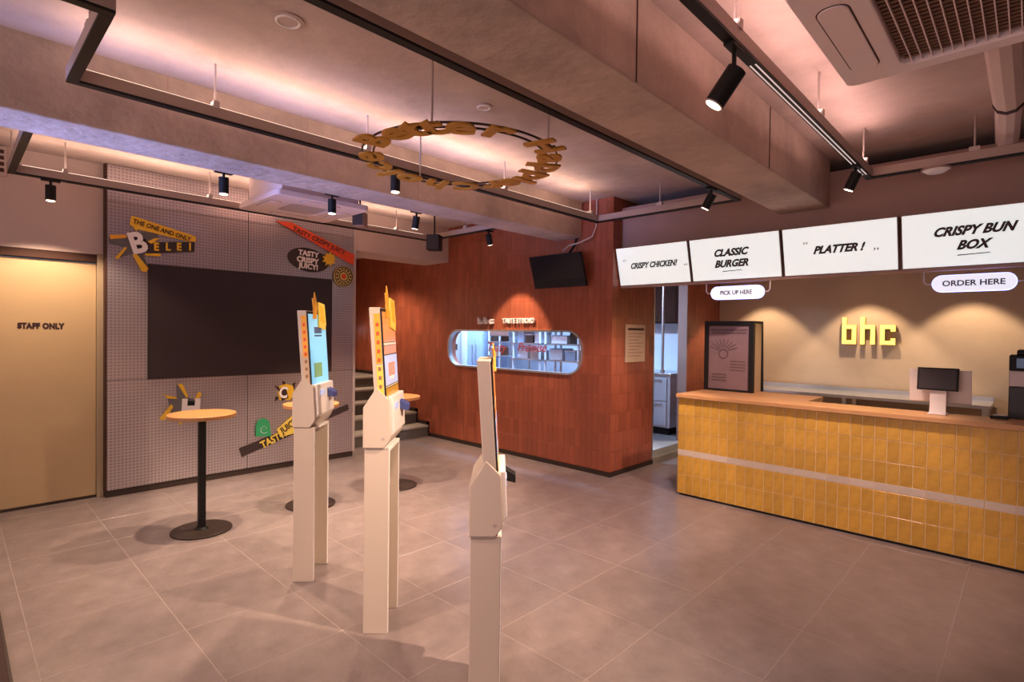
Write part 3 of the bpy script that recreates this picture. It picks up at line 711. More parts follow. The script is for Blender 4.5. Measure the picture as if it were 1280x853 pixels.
# ---- dark machine at the right end
cm = thing('coffee_machine', 'dark espresso machine with steel fittings at the right end of the counter', 'machine', (0.12, 5.62, 0.9))
MB().box(-.24, -.18, 0, .24, .2, .30).build('machine_body', 'screen_dark', cm, bevel=.006)
MB().box(-.24, -.20, .30, .24, .2, .42).build('front_panel', 'zinc', cm, bevel=.006)
MB().box(-.24, -.22, .42, .24, .2, .53).build('machine_head', 'black', cm, bevel=.006)
MB().box(-.20, -.226, .44, .24, -.221, .51).build('display', 'screen_navy', cm)
MB().box(-.20, -.19, .53, .24, .15, .57).build('bean_hopper', 'black', cm, bevel=.01)
MB().tube([(-.12, -.20, .02), (-.12, -.20, .26), (-.05, -.20, .27)], .012, 8).build('spout', 'zinc', cm)
kb = thing('card_reader', 'small dark card reader lying beside the espresso machine', 'card reader', (-0.16, 5.19, 0.982))
MB().box(-.05, -.03, 0, .05, .05, .02).build('reader_body', 'black', kb, bevel=.005)
MB().box(-.035, .01, .02, .035, .04, .022).build('reader_screen', 'screen_navy', kb)
# framed notice on the column
nt_ = thing('framed_notice', 'beige printed notice board on the red column beside the kitchen door', 'notice', (COLX, 5.42, 1.235))
MB().box(.002, -.205, 0, .02, .205, .425).build('notice_board', 'paper', nt_, bevel=.003)
MB().box(.02, -.17, .36, .0215, .17, .385).build('heading', 'dark_brown', nt_)
for q in range(8): MB().box(.02, -.16, .32 - q * .036, .0212, .16 - .05 * (q % 3), .327 - q * .036).build('text_line', 'brown_box', nt_)

# ================================================================== TV ON THE RED WALL
tvA, tvB = on_y(661, 322, 4.72), on_y(727, 314, 4.72); tvC = on_y(669, 362, 4.84); tvD = on_y(730, 357, 4.84)
tcx = (tvA.x + tvB.x + tvC.x + tvD.x) / 4; hwv = ((tvB.x - tvA.x) + (tvD.x - tvC.x)) / 4; zt, zb_ = (tvA.z + tvB.z) / 2, (tvC.z + tvD.z) / 2
tv = thing('television', 'black flat television tilted down on the red wall', 'television', (tcx, 4.84, zb_))
MB().prism([(0, 0), (.04, .008), (-.08, zt - zb_ + .006), (-.12, zt - zb_)], lambda u, v, w: (w, u, v), -hwv, hwv).build('tv_case', 'black', tv)
MB().prism([(-.003, .012), (-.001, .012), (-.118, zt - zb_ - .01), (-.12, zt - zb_ - .01)], lambda u, v, w: (w, u, v), -hwv + .012, hwv - .012).build('tv_screen', 'black_gloss', tv)
MB().box(-.12, .02, .15, .12, .113, .28).build('wall_bracket', 'black', tv)
MB().tube([(.15, -.03, zt - zb_), (.15, .08, zt - zb_ + .12), (.15, .108, zt - zb_ + .2)], .014, 8).build('bracket_arm', 'black', tv)
cb = thing('tv_cable', 'pale loose cable hanging from the beam above the television', 'cable', (tcx + .16, 4.80, zt))
MB().tube([(-.04, -.06, .03), (0, -.01, .09), (.12, .04, .12), (.24, .10, .18), (.27, .135, .30), (.27, .14, .66)], .008, 8).build('cable_run', 'zinc', cb)

# ================================================================== TRACK RAILS
def rail(name, label, paths, hangers, z0=2.715, h=0.072, wd=0.045, led=(), led_w=10.0, led_col=PINK):
    """square-section light rail hung from the slab; paths = list of axis-aligned runs"""
    x0, y0 = paths[0][0]
    t = thing(name, label, 'light rail', (x0, y0, z0))
    for (a, b) in paths:
        if a[0] == b[0]: bx = (a[0] - wd / 2, min(a[1], b[1]) - wd / 2, a[0] + wd / 2, max(a[1], b[1]) + wd / 2)
        else: bx = (min(a[0], b[0]) + wd / 2, a[1] - wd / 2, max(a[0], b[0]) - wd / 2, a[1] + wd / 2)
        run = MB().box(bx[0] - x0, bx[1] - y0, 0.012, bx[2] - x0, bx[3] - y0, h).build('rail_run', 'rail_metal', t, bevel=.002)
        s = MB()
        s.box(bx[0] - x0 + .001, bx[1] - y0 + .001, 0, bx[2] - x0 - .001, bx[3] - y0 - .001, .0119).build('track_slot', 'black', run)
    for (x, y) in hangers:
        hg = MB().cyl((x - x0, y - y0, h), (x - x0, y - y0, CEIL - z0), .006, 8).build('hanger_rod', 'zinc', t)
        MB().box(x - x0 - .028, y - y0 - .016, h - .01, x - x0 + .028, y - y0 + .016, h + .03).build('hanger_clamp', 'zinc', hg)
    for (cx, cy, lx, ly) in led:
        MB().box(cx - lx / 2 - x0, cy - ly / 2 - y0, h, cx + lx / 2 - x0, cy + ly / 2 - y0, h + .004).build('led_strip', 'led_strip', t)
        area('uplight', (cx - x0, cy - y0, h + .012), (lx, ly), led_w * max(lx, ly), led_col, (0, 0, 1), t)
    return t
UX, UY0, UY1, LTX, RX = -3.32, 0.415, 4.73, -1.86, -0.89
rail('light_rail', 'dark square light rail loop hanging between the two concrete beams', [((UX, UY0), (UX, UY1)), ((UX, UY1), (LTX, UY1)), ((LTX, -1.6), (LTX, UY1)), ((UX, UY0), (-2.50, UY0)), ((-2.50, -1.6), (-2.50, UY0))],
     [(UX, 1.04), (UX, 2.0), (UX, 3.34), (UX, 4.6), (LTX, 1.0), (LTX, 2.55), (LTX, 3.9), (-2.85, UY0), (-2.6, UY1)],
     led=[(UX, 2.5, .03, 4.1)], led_w=3.4)
rail('light_rail', 'square light rail running past the large ceiling air conditioner', [((RX, -1.6), (RX, 4.70)), ((RX, 4.70), (1.9, 4.70))],
     [(RX - .0, 2.2), (RX, 3.38), (RX, 4.5), (-.3, 4.70), (.8, 4.70)], led=[(RX, 2.4, .03, 4.2)], led_w=2.6, led_col=(1.0, .60, .55))  # LED strip and uplight here are added pink fill for the right ceiling
rail('light_rail', 'square light rail loop in front of the dimpled metal wall', [((-5.63, .34), (-5.63, 4.28)), ((-5.63, .34), (-4.34, .34)), ((-5.63, 4.28), (-4.34, 4.28)), ((-4.34, .34), (-4.34, 4.28))],
     [(-5.63, .66), (-5.63, 1.72), (-5.63, 3.8), (-5.60, .34), (-4.9, 4.28), (-4.34, .8), (-4.34, 2.9)], led=[(-5.63, 2.3, .03, 3.8)], led_w=3.4)

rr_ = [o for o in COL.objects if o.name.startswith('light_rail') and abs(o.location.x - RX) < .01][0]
for dx in (-.011, .011):                                         # glowing lines imitating bright reflections in the counter rail slot
    MB().box(dx - .003, 2.40 - rr_.location.y, -.002, dx + .003, 4.55 - rr_.location.y, -.0001).build('slot_glint', 'slot_glint', rr_)
# ---- spotlights
def spot(x, y, label, zr=2.715, aim=(0, 0, -1), drop=0.045, L=0.115, r=0.034, energy=138, size=62, blend=.35, col=WARM, group='track spotlights', lit=True, soft=.03):
    t = thing('track_spotlight', label, 'spotlight', (x, y, zr), group=group)
    MB().box(-.02, -.06, -.014, .02, .06, 0).build('track_adapter', 'black', t, bevel=.002)
    MB().cyl((0, 0, -.014), (0, 0, -drop - .02), .009, 10).build('stem', 'black', t)
    A = Vector(aim).normalized(); c = Vector((0, 0, -drop - .02)); p0 = c - A * .02; p1 = p0 + A * L
    body = MB().cyl(p0, p1, r, 24).build('lamp_housing', 'black', t, smooth=True)
    MB().cyl(p1, p1 + A * .006, r * .97, 24).build('lamp_rim', 'zinc', body)
    MB().cyl(p1 + A * .006, p1 + A * .009, r * .8, 24).build('lens', 'lens' if lit else 'zinc', body)
    if energy:
        l = bpy.data.lights.new('spot_lamp', 'SPOT'); l.energy = energy; l.color = col; l.spot_size = R(size); l.spot_blend = blend; l.shadow_soft_size = soft
        o = bpy.data.objects.new('spot_lamp', l); COL.objects.link(o); o.parent = t; o.location = p1 + A * .02
        o.rotation_euler = A.to_track_quat('-Z', 'Y').to_euler()
    return t
spot(-5.63, .57, 'black spotlight on the rail above the staff door', energy=95, size=124)
spot(-4.34, 1.42, 'black spotlight dropping below the beam, nearest the staff door', energy=215, size=80)
spot(-4.34, 2.28, 'black spotlight in front of the cassette air conditioner', energy=215, size=80)
spot(-4.34, 3.16, 'slightly tilted black spotlight below the beam, right of the cassette air conditioner', aim=(-.25, .0, -1), energy=195, size=80)
spot(-4.50, 4.28, 'black spotlight on the rail in front of the red wall, left of the television', aim=(-.12, .42, -1), energy=120, size=60)
spot(UX, 2.23, 'black spotlight under the ring of gold letters', energy=95, size=80)
spot(LTX, 4.2, 'black spotlight at the far corner of the rail beside the big beam', energy=150, size=78, aim=(-.55, -.05, -1), col=(1.0, .70, .58))
spot(RX, 4.28, 'black spotlight at the far end of the rail above the counter', energy=190, size=104, aim=(-.45, .05, -1), col=(1.0, .70, .58))
spot(RX, 2.2, 'large tilted black spotlight with bright lens beside the big beam', aim=(-.62, -.24, -1), drop=.09, L=.15, r=.04, energy=330, size=92, blend=1.0, soft=.02)
spot(LTX, .2, 'black spotlight on the near end of the beam rail overhead', energy=40, size=80, aim=(-.5, .4, -1), col=(1.0, .70, .58))
spot(-2.50, -.4, 'black spotlight on the rail stub overhead near the shop front', energy=190, size=50, blend=.7, soft=.02, aim=(0, 1.05, -1))
spot(RX, .5, 'black spotlight on the near end of the counter rail overhead', energy=95, size=110, aim=(.1, .4, -1), col=(1.0, .70, .58))
# speakers
def speaker(x, y, z, s, label, m='black', rz=0.6):
    t = thing('ceiling_speaker', label, 'speaker', (x, y, z), rz)
    MB().box(-.5 * s, -.45 * s, 0, .5 * s, .45 * s, 1.15 * s).build('speaker_case', m, t, bevel=.006)
    MB().box(-.44 * s, -.45 * s - .006, .06 * s, .44 * s, -.45 * s - .001, 1.09 * s).build('grille', 'dark_trim', t)
    MB().tube([(0, 0, 1.15 * s), (0, 0, CEIL - z)], .01, 8).build('mount', 'black', t)
q = on_z(543, 304, 2.62); speaker(q.x, q.y, 2.53, .16, 'black box speaker hanging at the corner of the wall rail by the red wall')
q = on_z(450, 276, 2.66); speaker(q.x, q.y, 2.60, .12, 'small grey-brown box speaker beside the cassette air conditioner', 'soffit_paint')

# ================================================================== RING OF LETTERS
RC, RZ = Vector((-2.6, 2.233, 0)), 2.62
ring = thing('letter_ring', 'hanging ring of gold letters spelling Better Happier Choice', 'sign', (RC.x, RC.y, RZ))
for r_ in (.535, .60): MB().torus((0, 0, .012), r_, .0065, 72, 6).build('ring_hoop', 'bronze', ring, smooth=True)
for txt, angs in (('Better', (-99, -81, -67.5, -57, -41.5, -21)), ('Happier', (14, 36, 56, 76, 89, 101, 116)), ('Choice', (136, 158, 180, 196, 211, 231))):
    for ch, a in zip(txt, angs):
        d = Vector((math.cos(R(a)), math.sin(R(a)), 0)); xd = Vector((-d.y, d.x, 0))
        lettering(ch, .25 if ch in 'BHC' else .30, 'ring_gold', ring, d * .572, xd, d, depth=.012, bold=.0085, name='letter', sx=1.15 if ch not in 'tir' else 1.3)
for px, py in ((532, 150), (520, 229), (689, 188)):
    q = on_z(px, py, RZ) - RC; q.z = 0; q = q.normalized() * .57
    MB().cyl((q.x, q.y, .012), (q.x, q.y, CEIL - RZ), .006, 8).build('hanger_rod', 'zinc', ring)
    MB().box(q.x - .05, q.y - .008, .006, q.x + .05, q.y + .008, .02).build('hoop_bridge', 'bronze', ring)

# ================================================================== AIR CONDITIONERS
def cassette(x0, y0, x1, y1, z, label, mx, my):
    t = thing('cassette_air_conditioner', label, 'air conditioner', ((x0 + x1) / 2, (y0 + y1) / 2, z))
    hx, hy = (x1 - x0) / 2, (y1 - y0) / 2
    MB().box(-hx + .07, -hy + .07, .05, hx - .07, hy - .07, CEIL - z - .03).build('unit_body', 'ac_white', t, bevel=.004)
    for sx in (-1, 1):
        for sy in (-1, 1): MB().cyl((sx * (hx - .12), sy * (hy - .12), CEIL - z - .03), (sx * (hx - .12), sy * (hy - .12), CEIL - z), .008, 8).build('hanger_rod', 'zinc', t)
    gx, gy = hx - mx, hy - my
    ring_prism(rrect(-hx, hx, -hy, hy, .035, 6), rrect(-gx, gx, -gy, gy, .06, 6), lambda u, v, w: (u, v, w), 0.0, .05).build('face_panel', 'ac_white', t, bevel=.006)
    MB().prism(rrect(-gx - .01, gx + .01, -gy - .01, gy + .01, .06, 6), lambda u, v, w: (u, v, w), .032, .042).build('filter', 'ac_dark', t)
    n = max(6, int(2 * gx / .034))
    for i in range(1, n):
        a = -gx + 2 * gx * i / n
        MB().box(a - .002, -gy, .010, a + .002, gy, .020).build('grille_bar', 'ac_white', t)
    n2 = max(8, int(2 * gy / .03))
    for i in range(1, n2):
        a = -gy + 2 * gy * i / n2
        MB().box(-gx, a - .0014, .020, gx, a + .0014, .028).build('grille_bar', 'brown_box', t)
    for s_ in (-1, 1):
        for ax in ((0, 1) if my > .2 else (0,)):
            wv = (hx if ax else hy) - (.26 if my > .2 else .16)
            cpos = s_ * ((hy if ax else hx) - .105)
            fr = (lambda u, v, w: (u, cpos + v, w)) if ax else (lambda u, v, w: (cpos + v, u, w))
            MB().prism(rrect(-wv - .005, wv + .005, -.055, .055, .05, 8), fr, -.001, .004).build('louvre_gap', 'dark_brown', t)
            MB().prism(rrect(-wv, wv, -.05, .05, .046, 8), fr, -.006, .002).build('louvre', 'ac_white', t, bevel=.003)
    return t
a_, b_ = on_z(1060, 110, 2.72), on_z(985, 0, 2.72)
cassette(a_.x, a_.y - .92, a_.x + .92, a_.y, 2.72, 'large pinkish-white cassette air conditioner with a dark grille at the top right', .22, .075)
cassette(-5.50, 1.93, -4.62, 2.81, 2.70, 'white cassette air conditioner half hidden behind the beam near the metal wall', .25, .25)
# lagged pipe, detector, discs
ip = thing('insulated_pipe', 'thick white lagged pipe running from the large air conditioner to the soffit', 'pipe', (-.15, 2.9, 2.90))
MB().cyl((.03, .14, -.02), (.03, 1.2, -.02), .068, 10).build('pipe_lagging', 'insulation', ip)
MB().cyl((.03, 1.2, -.02), (.0, 2.1, .0), .062, 10).build('pipe_lagging', 'insulation', ip)
MB().cyl((.03, 1.18, -.02), (.03, 1.23, -.02), .071, 10).build('pipe_strap', 'dark_brown', ip)
MB().cyl((.0, 2.1, 0), (.0, 2.226, 0), .03, 10).build('pipe_end', 'dark_brown', ip)
dt = thing('smoke_detector', 'flat pale smoke detector under the rail above the menu boards', 'detector', (-.50, 4.70, 2.715))
MB().cyl((0, 0, -.012), (0, 0, 0), .085, 24).build('detector_base', 'soffit_paint', dt)
MB().cyl((0, 0, -.03), (0, 0, -.012), .05, 24, .075).build('detector_head', 'cream', dt)
for (px, py), r_, lb in (((360, 25), .075, 'round pale ceiling disc between the light rails, nearer the viewer'), ((605, 133), .055, 'small round ceiling disc above the gold letter ring')):
    q = on_z(px, py, CEIL)
    t = thing('ceiling_disc', lb, 'ceiling disc', (q.x, q.y, CEIL), group='ceiling discs')
    MB().cyl((0, 0, -.008), (0, 0, 0), r_, 24).build('disc_plate', 'plaster', t); MB().torus((0, 0, -.008), r_ * .7, .006, 24, 6).build('disc_ring', 'cream', t)

# ================================================================== KIOSKS
NV, SV = Vector((1, 1, 0)).normalized(), Vector((-1, 1, 0)).normalized()
def kiosk(cx, low, scr_kind, label):
    """local x = front (screen side), local y = away from the photographer; near plate at y = 0"""
    t = thing('order_kiosk', label, 'kiosk', (cx, 1.511, 0), R(45), group='self-order kiosks')
    dz = -.232 if low else 0.0
    jz, W_ = .955 + dz, .278
    T_ = .018
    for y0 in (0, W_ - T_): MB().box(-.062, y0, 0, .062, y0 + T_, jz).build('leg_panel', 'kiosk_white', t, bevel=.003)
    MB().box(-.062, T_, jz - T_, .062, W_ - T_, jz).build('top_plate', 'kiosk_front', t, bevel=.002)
    for y_ in (0, W_ - T_): MB().box(.0621, y_, 0.004, .0645, y_ + T_, jz - T_).build('lit_edge', 'lit_edge_white', t)  # near-white facing imitates light caught on the front edges
    MB().box(.0621, 0, jz - T_, .0645, W_, jz - .002).build('lit_edge', 'lit_edge_white', t)
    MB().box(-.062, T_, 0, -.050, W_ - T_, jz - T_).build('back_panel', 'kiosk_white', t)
    # head: lower housing and leaning screen slab
    y0, y1 = -.012, W_ + .05
    hs = [(-.068, jz), (.040, jz), (.062, jz + .03), (.072, jz + .05), (.060, jz + .25), (.0, jz + .31), (-.068, jz + .205)]
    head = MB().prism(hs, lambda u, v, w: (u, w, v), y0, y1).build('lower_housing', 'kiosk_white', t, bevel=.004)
    MB().cyl((.035, y0 - .002, jz + .05), (.035, y0 + .001, jz + .05), .007, 10).build('lock', 'zinc', head)
    top = jz + .715
    bk = lambda f: (-.005 - .037 * f)
    z0 = jz + .23
    sl = [(-.010, z0), (.044, z0), (.012, top), (-.044, top)]
    slab = MB().prism(sl, lambda u, v, w: (u, w, v), y0 + .003, y1 - .003).build('screen_slab', 'kiosk_white', t, bevel=.004)
    # front face line of the slab
    up = Vector((.012 - .044, 0, top - z0)); Lh = up.length; up.normalize(); nr = Vector((up.z, 0, -up.x))
    def P(y, v, d): return Vector((.044, y, z0)) + up * v + nr * d
    def plate(name, ya, yb, va, vb, d0, d1, m, parent):
        a = [P(ya, va, d0), P(yb, va, d0), P(yb, vb, d0), P(ya, vb, d0)]; b = [P(ya, va, d1), P(yb, va, d1), P(yb, vb, d1), P(ya, vb, d1)]
        return MB().add(a + b, [(0, 3, 2, 1), (4, 5, 6, 7), (0, 1, 5, 4), (1, 2, 6, 5), (2, 3, 7, 6), (3, 0, 4, 7)]).build(name, m, parent)
    bz = plate('bezel', y0 + .004, y1 - .004, .004, Lh - .004, .0005, .006, 'black', slab)
    ya, yb = y0 + .014, y1 - .012
    if scr_kind == 'blue':
        plate('screen', ya, yb, .015, Lh - .02, .0061, .0075, 'screen_blue', slab)
        plate('screen_text', ya + .09, yb - .09, Lh - .14, Lh - .10, .0076, .0082, 'screen_navy', slab)
        plate('screen_text', ya + .09, yb - .09, Lh - .16, Lh - .15, .0076, .0082, 'screen_navy', slab)
        plate('screen_figure', ya + .05, yb - .12, .07, .16, .0076, .0082, 'screen_green', slab)
    else:
        for va, vb, m in ((.015, .07, 'screen_ochre'), (.075, .08, 'screen_cream'), (.085, .24, 'screen_violet'), (.245, .29, 'screen_orange'), (.293, .305, 'screen_cream'), (.308, Lh - .02, 'screen_orange')):
            plate('screen', ya, yb, va, vb, .0061, .0075, m, slab)
        plate('screen_figure', ya + .08, yb - .07, .13, .20, .0076, .0082, 'screen_orange', slab)
        plate('screen_figure', ya + .12, yb - .12, .11, .14, .0076, .0082, 'cream', slab)
    # printed strip on the near side of the slab
    if not low:
        for va, vb, m in ((.20, Lh - .03, 'orange'), (.0, .19, 'yellow_pale' if scr_kind != 'blue' else 'paper')):
            a = [P(y0 + .0018, va, -.034), P(y0 + .0018, va, -.003), P(y0 + .0018, vb, -.003), P(y0 + .0018, vb, -.034)]
            b = [p + Vector((0, .001, 0)) for p in a]
            MB().add(a + b, [(0, 3, 2, 1), (4, 5, 6, 7), (0, 1, 5, 4), (1, 2, 6, 5), (2, 3, 7, 6), (3, 0, 4, 7)]).build('side_label', m, slab)
        for qn in range(9):
            v_ = .03 + qn * .045
            if .17 < v_ < .21: continue
            a = [P(y0 + .0008, v_, -.026), P(y0 + .0008, v_, -.012), P(y0 + .0008, v_ + .018, -.010), P(y0 + .0008, v_ + .02, -.024)]
            b = [p + Vector((0, .0009, 0)) for p in a]
            MB().add(a + b, [(0, 3, 2, 1), (4, 5, 6, 7), (0, 1, 5, 4), (1, 2, 6, 5), (2, 3, 7, 6), (3, 0, 4, 7)]).build('label_mark', 'red_sign' if v_ > .2 else 'brown_box', slab)
    # front pocket with card reader
    fb = MB().prism([(.062, jz + .045), (.088, jz + .075), (.078, jz + .262), (.05, jz + .262)], lambda u, v, w: (u, w, v), y0 + .02, y1 - .012).build('front_cover', 'kiosk_front', t, bevel=.004)
    MB().prism([(.082, jz + .175), (.125, jz + .165), (.125, jz + .20), (.080, jz + .225)], lambda u, v, w: (u, w, v), y0 + .2, y0 + .27).build('card_reader', 'reader_blue' if not low else 'black', fb, bevel=.003)
    MB().box(.078, y0 + .06, jz + .19, .084, y0 + .15, jz + .225).build('scanner_window', 'screen_violet', fb)
    # printed topper standing on the slab
    k_ = .55 if low else 1.0
    d_ = lambda w: lambda u, v, ww: tuple(P(y0 + .04 + u, Lh + v * k_, w + ww))
    tp = MB().prism([(.045, -.05), (.10, -.05), (.125, .02), (.115, .08), (.095, .12), (.075, .07), (.05, .08), (.06, .02)], d_(.009), 0, .006).build('topper_burst', 'orange', t)
    MB().prism([(.13, -.10), (.25, -.12), (.275, -.08), (.265, .05), (.15, .06)], d_(.009), 0, .008).build('topper_sign', 'yellow_pale', t)
    MB().prism([(.165, -.06), (.24, -.075), (.235, .03), (.175, .04)], d_(.017), 0, .001).build('topper_print', 'yellow', tp)
    return t
kiosk(-3.207, False, 'blue', 'white self-order kiosk with a blue screen, farthest left of the three')
kiosk(-2.395, False, 'menu', 'middle white self-order kiosk with an orange and violet menu screen')
kiosk(-1.585, True, 'menu', 'lower white self-order kiosk nearest the viewer, seen edge-on')

# ================================================================== TABLES
def table(x, y, label):
    t = thing('bar_table', label, 'table', (x, y, 0), group='round bar tables along the metal wall')
    MB().cyl((0, 0, 0), (0, 0, .012), .21, 48).build('base_plate', 'dark_trim', t, smooth=True, bevel=.003)
    MB().cyl((0, 0, .012), (0, 0, .03), .05, 24, .035).build('base_collar', 'black', t)
    MB().box(-.024, -.024, .012, .024, .024, .872).build('column', 'black', t, bevel=.004)
    MB().box(-.11, -.11, .866, .11, .11, .872).build('mounting_plate', 'black', t)
    MB().cyl((0, 0, .872), (0, 0, .902), .235, 56).build('table_top', 'table_wood', t, smooth=True, bevel=.004)
    return t
table(-4.584, 1.353, 'round wooden bar table nearest the staff door')
table(-4.60, 2.235, 'round wooden bar table half hidden behind the blue-screen kiosk')
table(-4.59, 3.118, 'round wooden bar table behind the middle kiosk, near the stairs')

# ================================================================== WALL GRAPHICS ON THE METAL
def graphic(name, label, cat, pxy, thick=.018):
    c = on_x(*pxy, PX); return thing(name, label, cat, (PX, c.y, c.z)), c
def wpoly(pts, m, name, parent, c, w0=0.001, w1=0.012):
    """pts in photo pixels lying on the metal wall"""
    q = [on_x(px, py, PX) for px, py in pts]; q = [(p.y - c.y, p.z - c.z) for p in q]
    return MB().prism(q, lambda u, v, w: (w, u, v), w0, w1).build(name, m, parent)
def crop(ox, oy, s): return lambda pts: [(ox + x / s, oy + y / s) for x, y in pts]
def wtext(txt, size, m, parent, c, px, py, ang=0, d=.014, **kw):
    p = on_x(px, py, PX); a = R(ang)
    return lettering(txt, size, m, parent, (d, p.y - c.y, p.z - c.z), (0, math.cos(a), math.sin(a)), (0, -math.sin(a), math.cos(a)), depth=.004, **kw)
# B burst, top left
K = crop(130, 255, 9.477)
t, c = graphic('burst_sign', 'cut-out B burst sign with yellow THE ONE AND ONLY bar on the metal wall', 'sign', (185, 305))
wpoly(K([(55, 395), (270, 400), (300, 330), (470, 340), (640, 350), (640, 440), (500, 470), (540, 600), (460, 610), (520, 740), (470, 780), (330, 590), (150, 650), (250, 520), (60, 470)]), 'grey_sign', 'backing', t, c, .001, .010)
for pts in ([(60, 370), (260, 370), (262, 405), (70, 420)], [(120, 645), (240, 515), (270, 520), (165, 655)], [(330, 600), (385, 600), (520, 770), (490, 810), (440, 800)], [(510, 450), (590, 410), (660, 410), (560, 475)], [(480, 590), (660, 590), (670, 625), (490, 615)]):
    wpoly(K(pts), 'orange' if pts[0][0] < 80 else 'yellow', 'spike', t, c, .0168, .024)
wpoly(K([(300, 250), (320, 145), (400, 165), (1085, 390), (1080, 452), (960, 440), (390, 300), (380, 330), (340, 270)]), 'yellow', 'title_bar', t, c, .012, .020)
wtext('THE ONE AND ONLY', .060, 'ink', t, c, *K([(690, 320)])[0], ang=-13, d=.022, bold=.001, sx=.84)
wpoly(K([(490, 455), (1070, 455), (1065, 570), (500, 590)]), 'dark_sign', 'word_strip', t, c, .010, .017)
for x, chs in ((615, 'E'), (752, 'L'), (882, 'E'), (1012, 'I')):
    wtext(chs, .10, 'yellow', t, c, *K([(x, 515)])[0], d=.019, bold=.004, sx=.85)
wpoly(K([(280, 405), (380, 375), (440, 370), (520, 470), (520, 560), (410, 590)]), 'black', 'letter_shadow', t, c, .012, .02)
wtext('B', .26, 'cream', t, c, *K([(393, 475)])[0], ang=17, d=.024, bold=.010, sx=.92)
# H burst behind the first table
K = crop(190, 470, 10.667)
t, c = graphic('burst_sign', 'cut-out H burst sign with yellow spikes behind the nearest bar table', 'sign', (225, 505))
wpoly(K([(320, 130), (400, 150), (480, 290), (600, 330), (620, 520), (560, 560), (330, 560), (240, 480), (210, 300), (330, 290)]), 'grey_sign', 'backing', t, c, .001, .010)
for pts in ([(340, 115), (400, 105), (480, 280), (450, 290)], [(110, 240), (320, 285), (325, 305), (190, 300), (180, 270)], [(90, 580), (250, 380), (280, 410), (160, 590)], [(565, 320), (600, 240), (630, 210), (660, 245), (600, 330)], [(330, 590), (400, 590), (385, 660)], [(600, 560), (760, 640), (640, 600)]):
    wpoly(K(pts), 'yellow', 'spike', t, c, .010, .018)
wpoly(K([(430, 330), (620, 345), (630, 560), (440, 580)]), 'black', 'letter_shadow', t, c, .010, .016)
wtext('H', .24, 'cream', t, c, *K([(510, 440)])[0], ang=-3, d=.02, bold=.012)
# C burst behind the second table
K = crop(290, 465, 7.42)
t, c = graphic('burst_sign', 'small cut-out C burst sign above the bar table behind the blue-screen kiosk', 'sign', (357, 490))
for pts in ([(390, 125), (450, 150), (440, 185)], [(465, 80), (495, 100), (500, 170), (470, 160)], [(560, 110), (585, 95), (570, 200), (540, 190)], [(395, 275), (405, 225), (440, 240)], [(520, 250), (600, 220), (590, 260)]):
    wpoly(K(pts), 'ink', 'spike', t, c, .001, .008)
wpoly(K([(420, 200), (440, 130), (500, 110), (560, 130), (580, 200), (540, 260), (440, 260)]), 'yellow', 'backing', t, c, .002, .010)
wpoly(K([(425, 160), (490, 130), (520, 240), (460, 270)]), 'ink', 'letter_shadow', t, c, .010, .014)
wtext('C', .17, 'cream', t, c, *K([(470, 195)])[0], ang=-8, d=.018, bold=.006, sx=.8)
# slogan strip
t, c = graphic('slogan_strip', 'slanted black slogan strip reading TASTY low on the metal wall', 'sign', (365, 540))
wpoly(K([(65, 710), (1070, 300), (1080, 350), (90, 790)]), 'dark_sign', 'strip_board', t, c, .001, .010)
wtext('TASTY!', .115, 'yellow_pale', t, c, *K([(385, 625)])[0], ang=22, d=.012, bold=.003, sx=.8)
t, c = graphic('tag_sign', 'yellow slanted tag on the slogan strip beside the blue-screen kiosk', 'sign', (365, 535))
wpoly(K([(410, 535), (575, 385), (680, 420), (600, 560), (440, 605)]), 'yellow_pale', 'tag_board', t, c, .0145, .022)
wtext('JUICY', .10, 'dark_sign', t, c, *K([(520, 500)])[0], ang=32, d=.0245, bold=.002, sx=.8)
t, c = graphic('round_badge', 'green rounded badge on the upper edge of the slogan strip', 'badge', (328, 535))
wpoly(K([(215, 600), (215, 500), (240, 445), (290, 428), (335, 450), (350, 520), (355, 595)]), 'green_sign', 'badge_board', t, c, .012, .020)
wtext('e', .20, 'kitchen_white', t, c, *K([(285, 525)])[0], ang=10, d=.022, bold=-.006)
# red ribbon, oval, badge at top right
K = crop(340, 265, 8.527)
t, c = graphic('ribbon_sign', 'long slanted red ribbon sign at the upper right of the metal wall', 'sign', (395, 300))
wpoly(K([(30, 95), (205, 115), (870, 460), (860, 570), (830, 555)]), 'red_sign', 'ribbon_board', t, c, .012, .022)
wtext('TASTY CRISPY JUICY', .075, 'dark_sign', t, c, *K([(500, 315)])[0], ang=-18, d=.024, bold=.001, sx=.98)
t, c = graphic('oval_sign', 'dark oval sign reading TASTY CRISPY JUICY right of centre on the metal wall', 'sign', (386, 324))
ov = [on_x(340 + (380 + 215 * math.cos(a) + 20 * math.sin(a)) / 8.527, 265 + (512 + 128 * math.sin(a) + 30 * math.cos(a)) / 8.527, PX) for a in [2 * math.pi * i / 40 for i in range(40)]]
MB().prism([(p.y - c.y, p.z - c.z) for p in ov], lambda u, v, w: (w, u, v), .001, .012).build('oval_board', 'dark_sign', t)
for tx, x, y in (('TASTY', 385, 450), ('CRISPY', 375, 520), ('JUICY!', 385, 585)):
    wtext(tx, .082, 'cream', t, c, *K([(x, y)])[0], ang=-3, d=.014, bold=.003, sx=1.0)
t, c = graphic('spark_sign', 'small yellow spark cut-out on the right end of the dark oval sign', 'sign', (410, 323))
sp_ = []
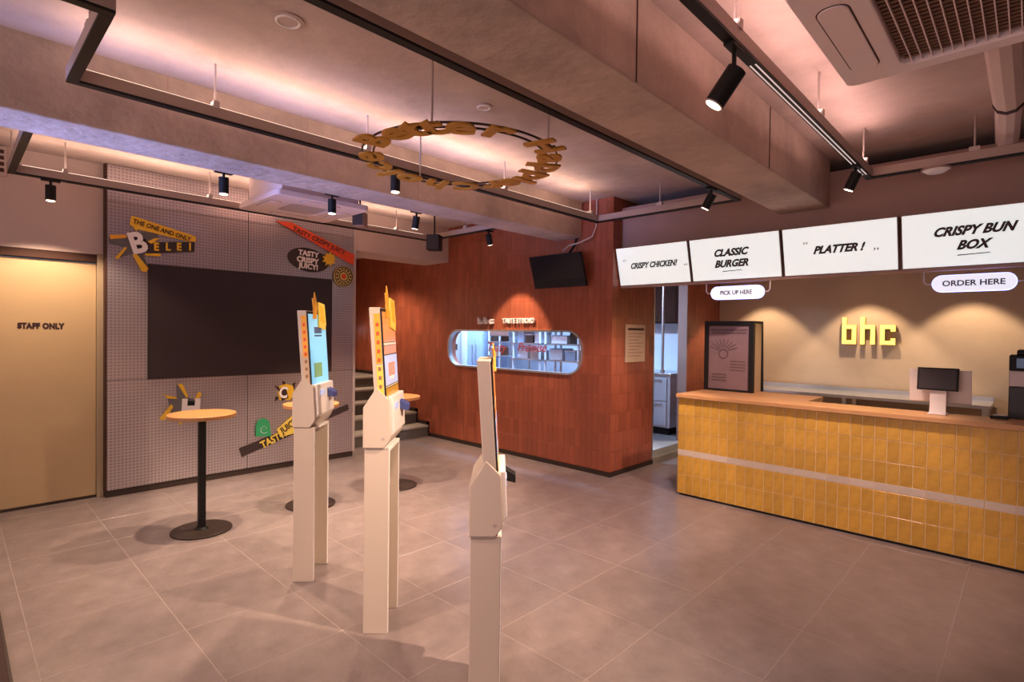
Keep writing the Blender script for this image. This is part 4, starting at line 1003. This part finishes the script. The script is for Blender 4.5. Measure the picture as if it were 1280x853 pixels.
for i in range(18):
    a = 2 * math.pi * i / 18; r_ = 80 if i % 2 == 0 else 48
    sp_.append((600 + r_ * math.cos(a), 505 + r_ * math.sin(a)))
wpoly(K(sp_), 'yellow', 'spark_board', t, c, .0225, .03)
t, c = graphic('round_badge', 'round yellow dotted badge at the upper right corner of the dark screen', 'badge', (428, 346))
q0 = on_x(*K([(752, 690)])[0], PX); rb = .125
MB().cyl((.018, q0.y - c.y, q0.z - c.z), (.03, q0.y - c.y, q0.z - c.z), rb, 36).build('badge_disc', 'badge', t)
for r_ in (.112, .058): MB().torus((0, 0, 0), r_, .006, 36, 6).build('badge_ring', 'dark_sign', t).matrix_basis = Matrix.Translation((.03, q0.y - c.y, q0.z - c.z)) @ Matrix.Rotation(R(90), 4, 'Y')
for i in range(14):
    a = 2 * math.pi * i / 14
    MB().box(.03, q0.y - c.y + .086 * math.cos(a) - .011, q0.z - c.z + .086 * math.sin(a) - .011, .033, q0.y - c.y + .086 * math.cos(a) + .011, q0.z - c.z + .086 * math.sin(a) + .011).build('badge_dot', 'dark_sign', t)
MB().cyl((.03, q0.y - c.y, q0.z - c.z), (.034, q0.y - c.y, q0.z - c.z), .03, 20).build('badge_dot', 'red_sign', t)

# ================================================================== REST OF THE SHELL (behind and right of the photographer)
sf = MB()
sf.box(-6.6, YF - .1, 0, XR, YF, 0.25); sf.box(-6.6, YF - .1, 2.65, XR, YF, CEIL)
for x in (-6.6, -5.75, -4.3, -1.85, 1.5): sf.box(x, YF - .1, .25, x + (.7 if x in (-6.6, 1.5) else .08), YF, 2.65)
structure(sf.build('wall_front', 'plaster'))
structure(MB().box(-5.9, YF - .06, .25, 1.5, YF - .052, 2.65).build('window_2', 'glass'))
structure(MB().box(XR, YF, 0, XR + .1, BACK, CEIL).build('wall_right', 'plaster'))
mt = thing('entrance_mat', 'dark entrance mat at the lower left edge of the picture', 'mat', (-3.7, -.35, 0))
MB().box(-.95, -.54, 0, .95, .535, .012).build('mat_pile', 'mat_dark', mt, bevel=.003)
MB().box(-.97, .535, 0, .97, .545, .010).build('mat_edge', 'dark_trim', mt)
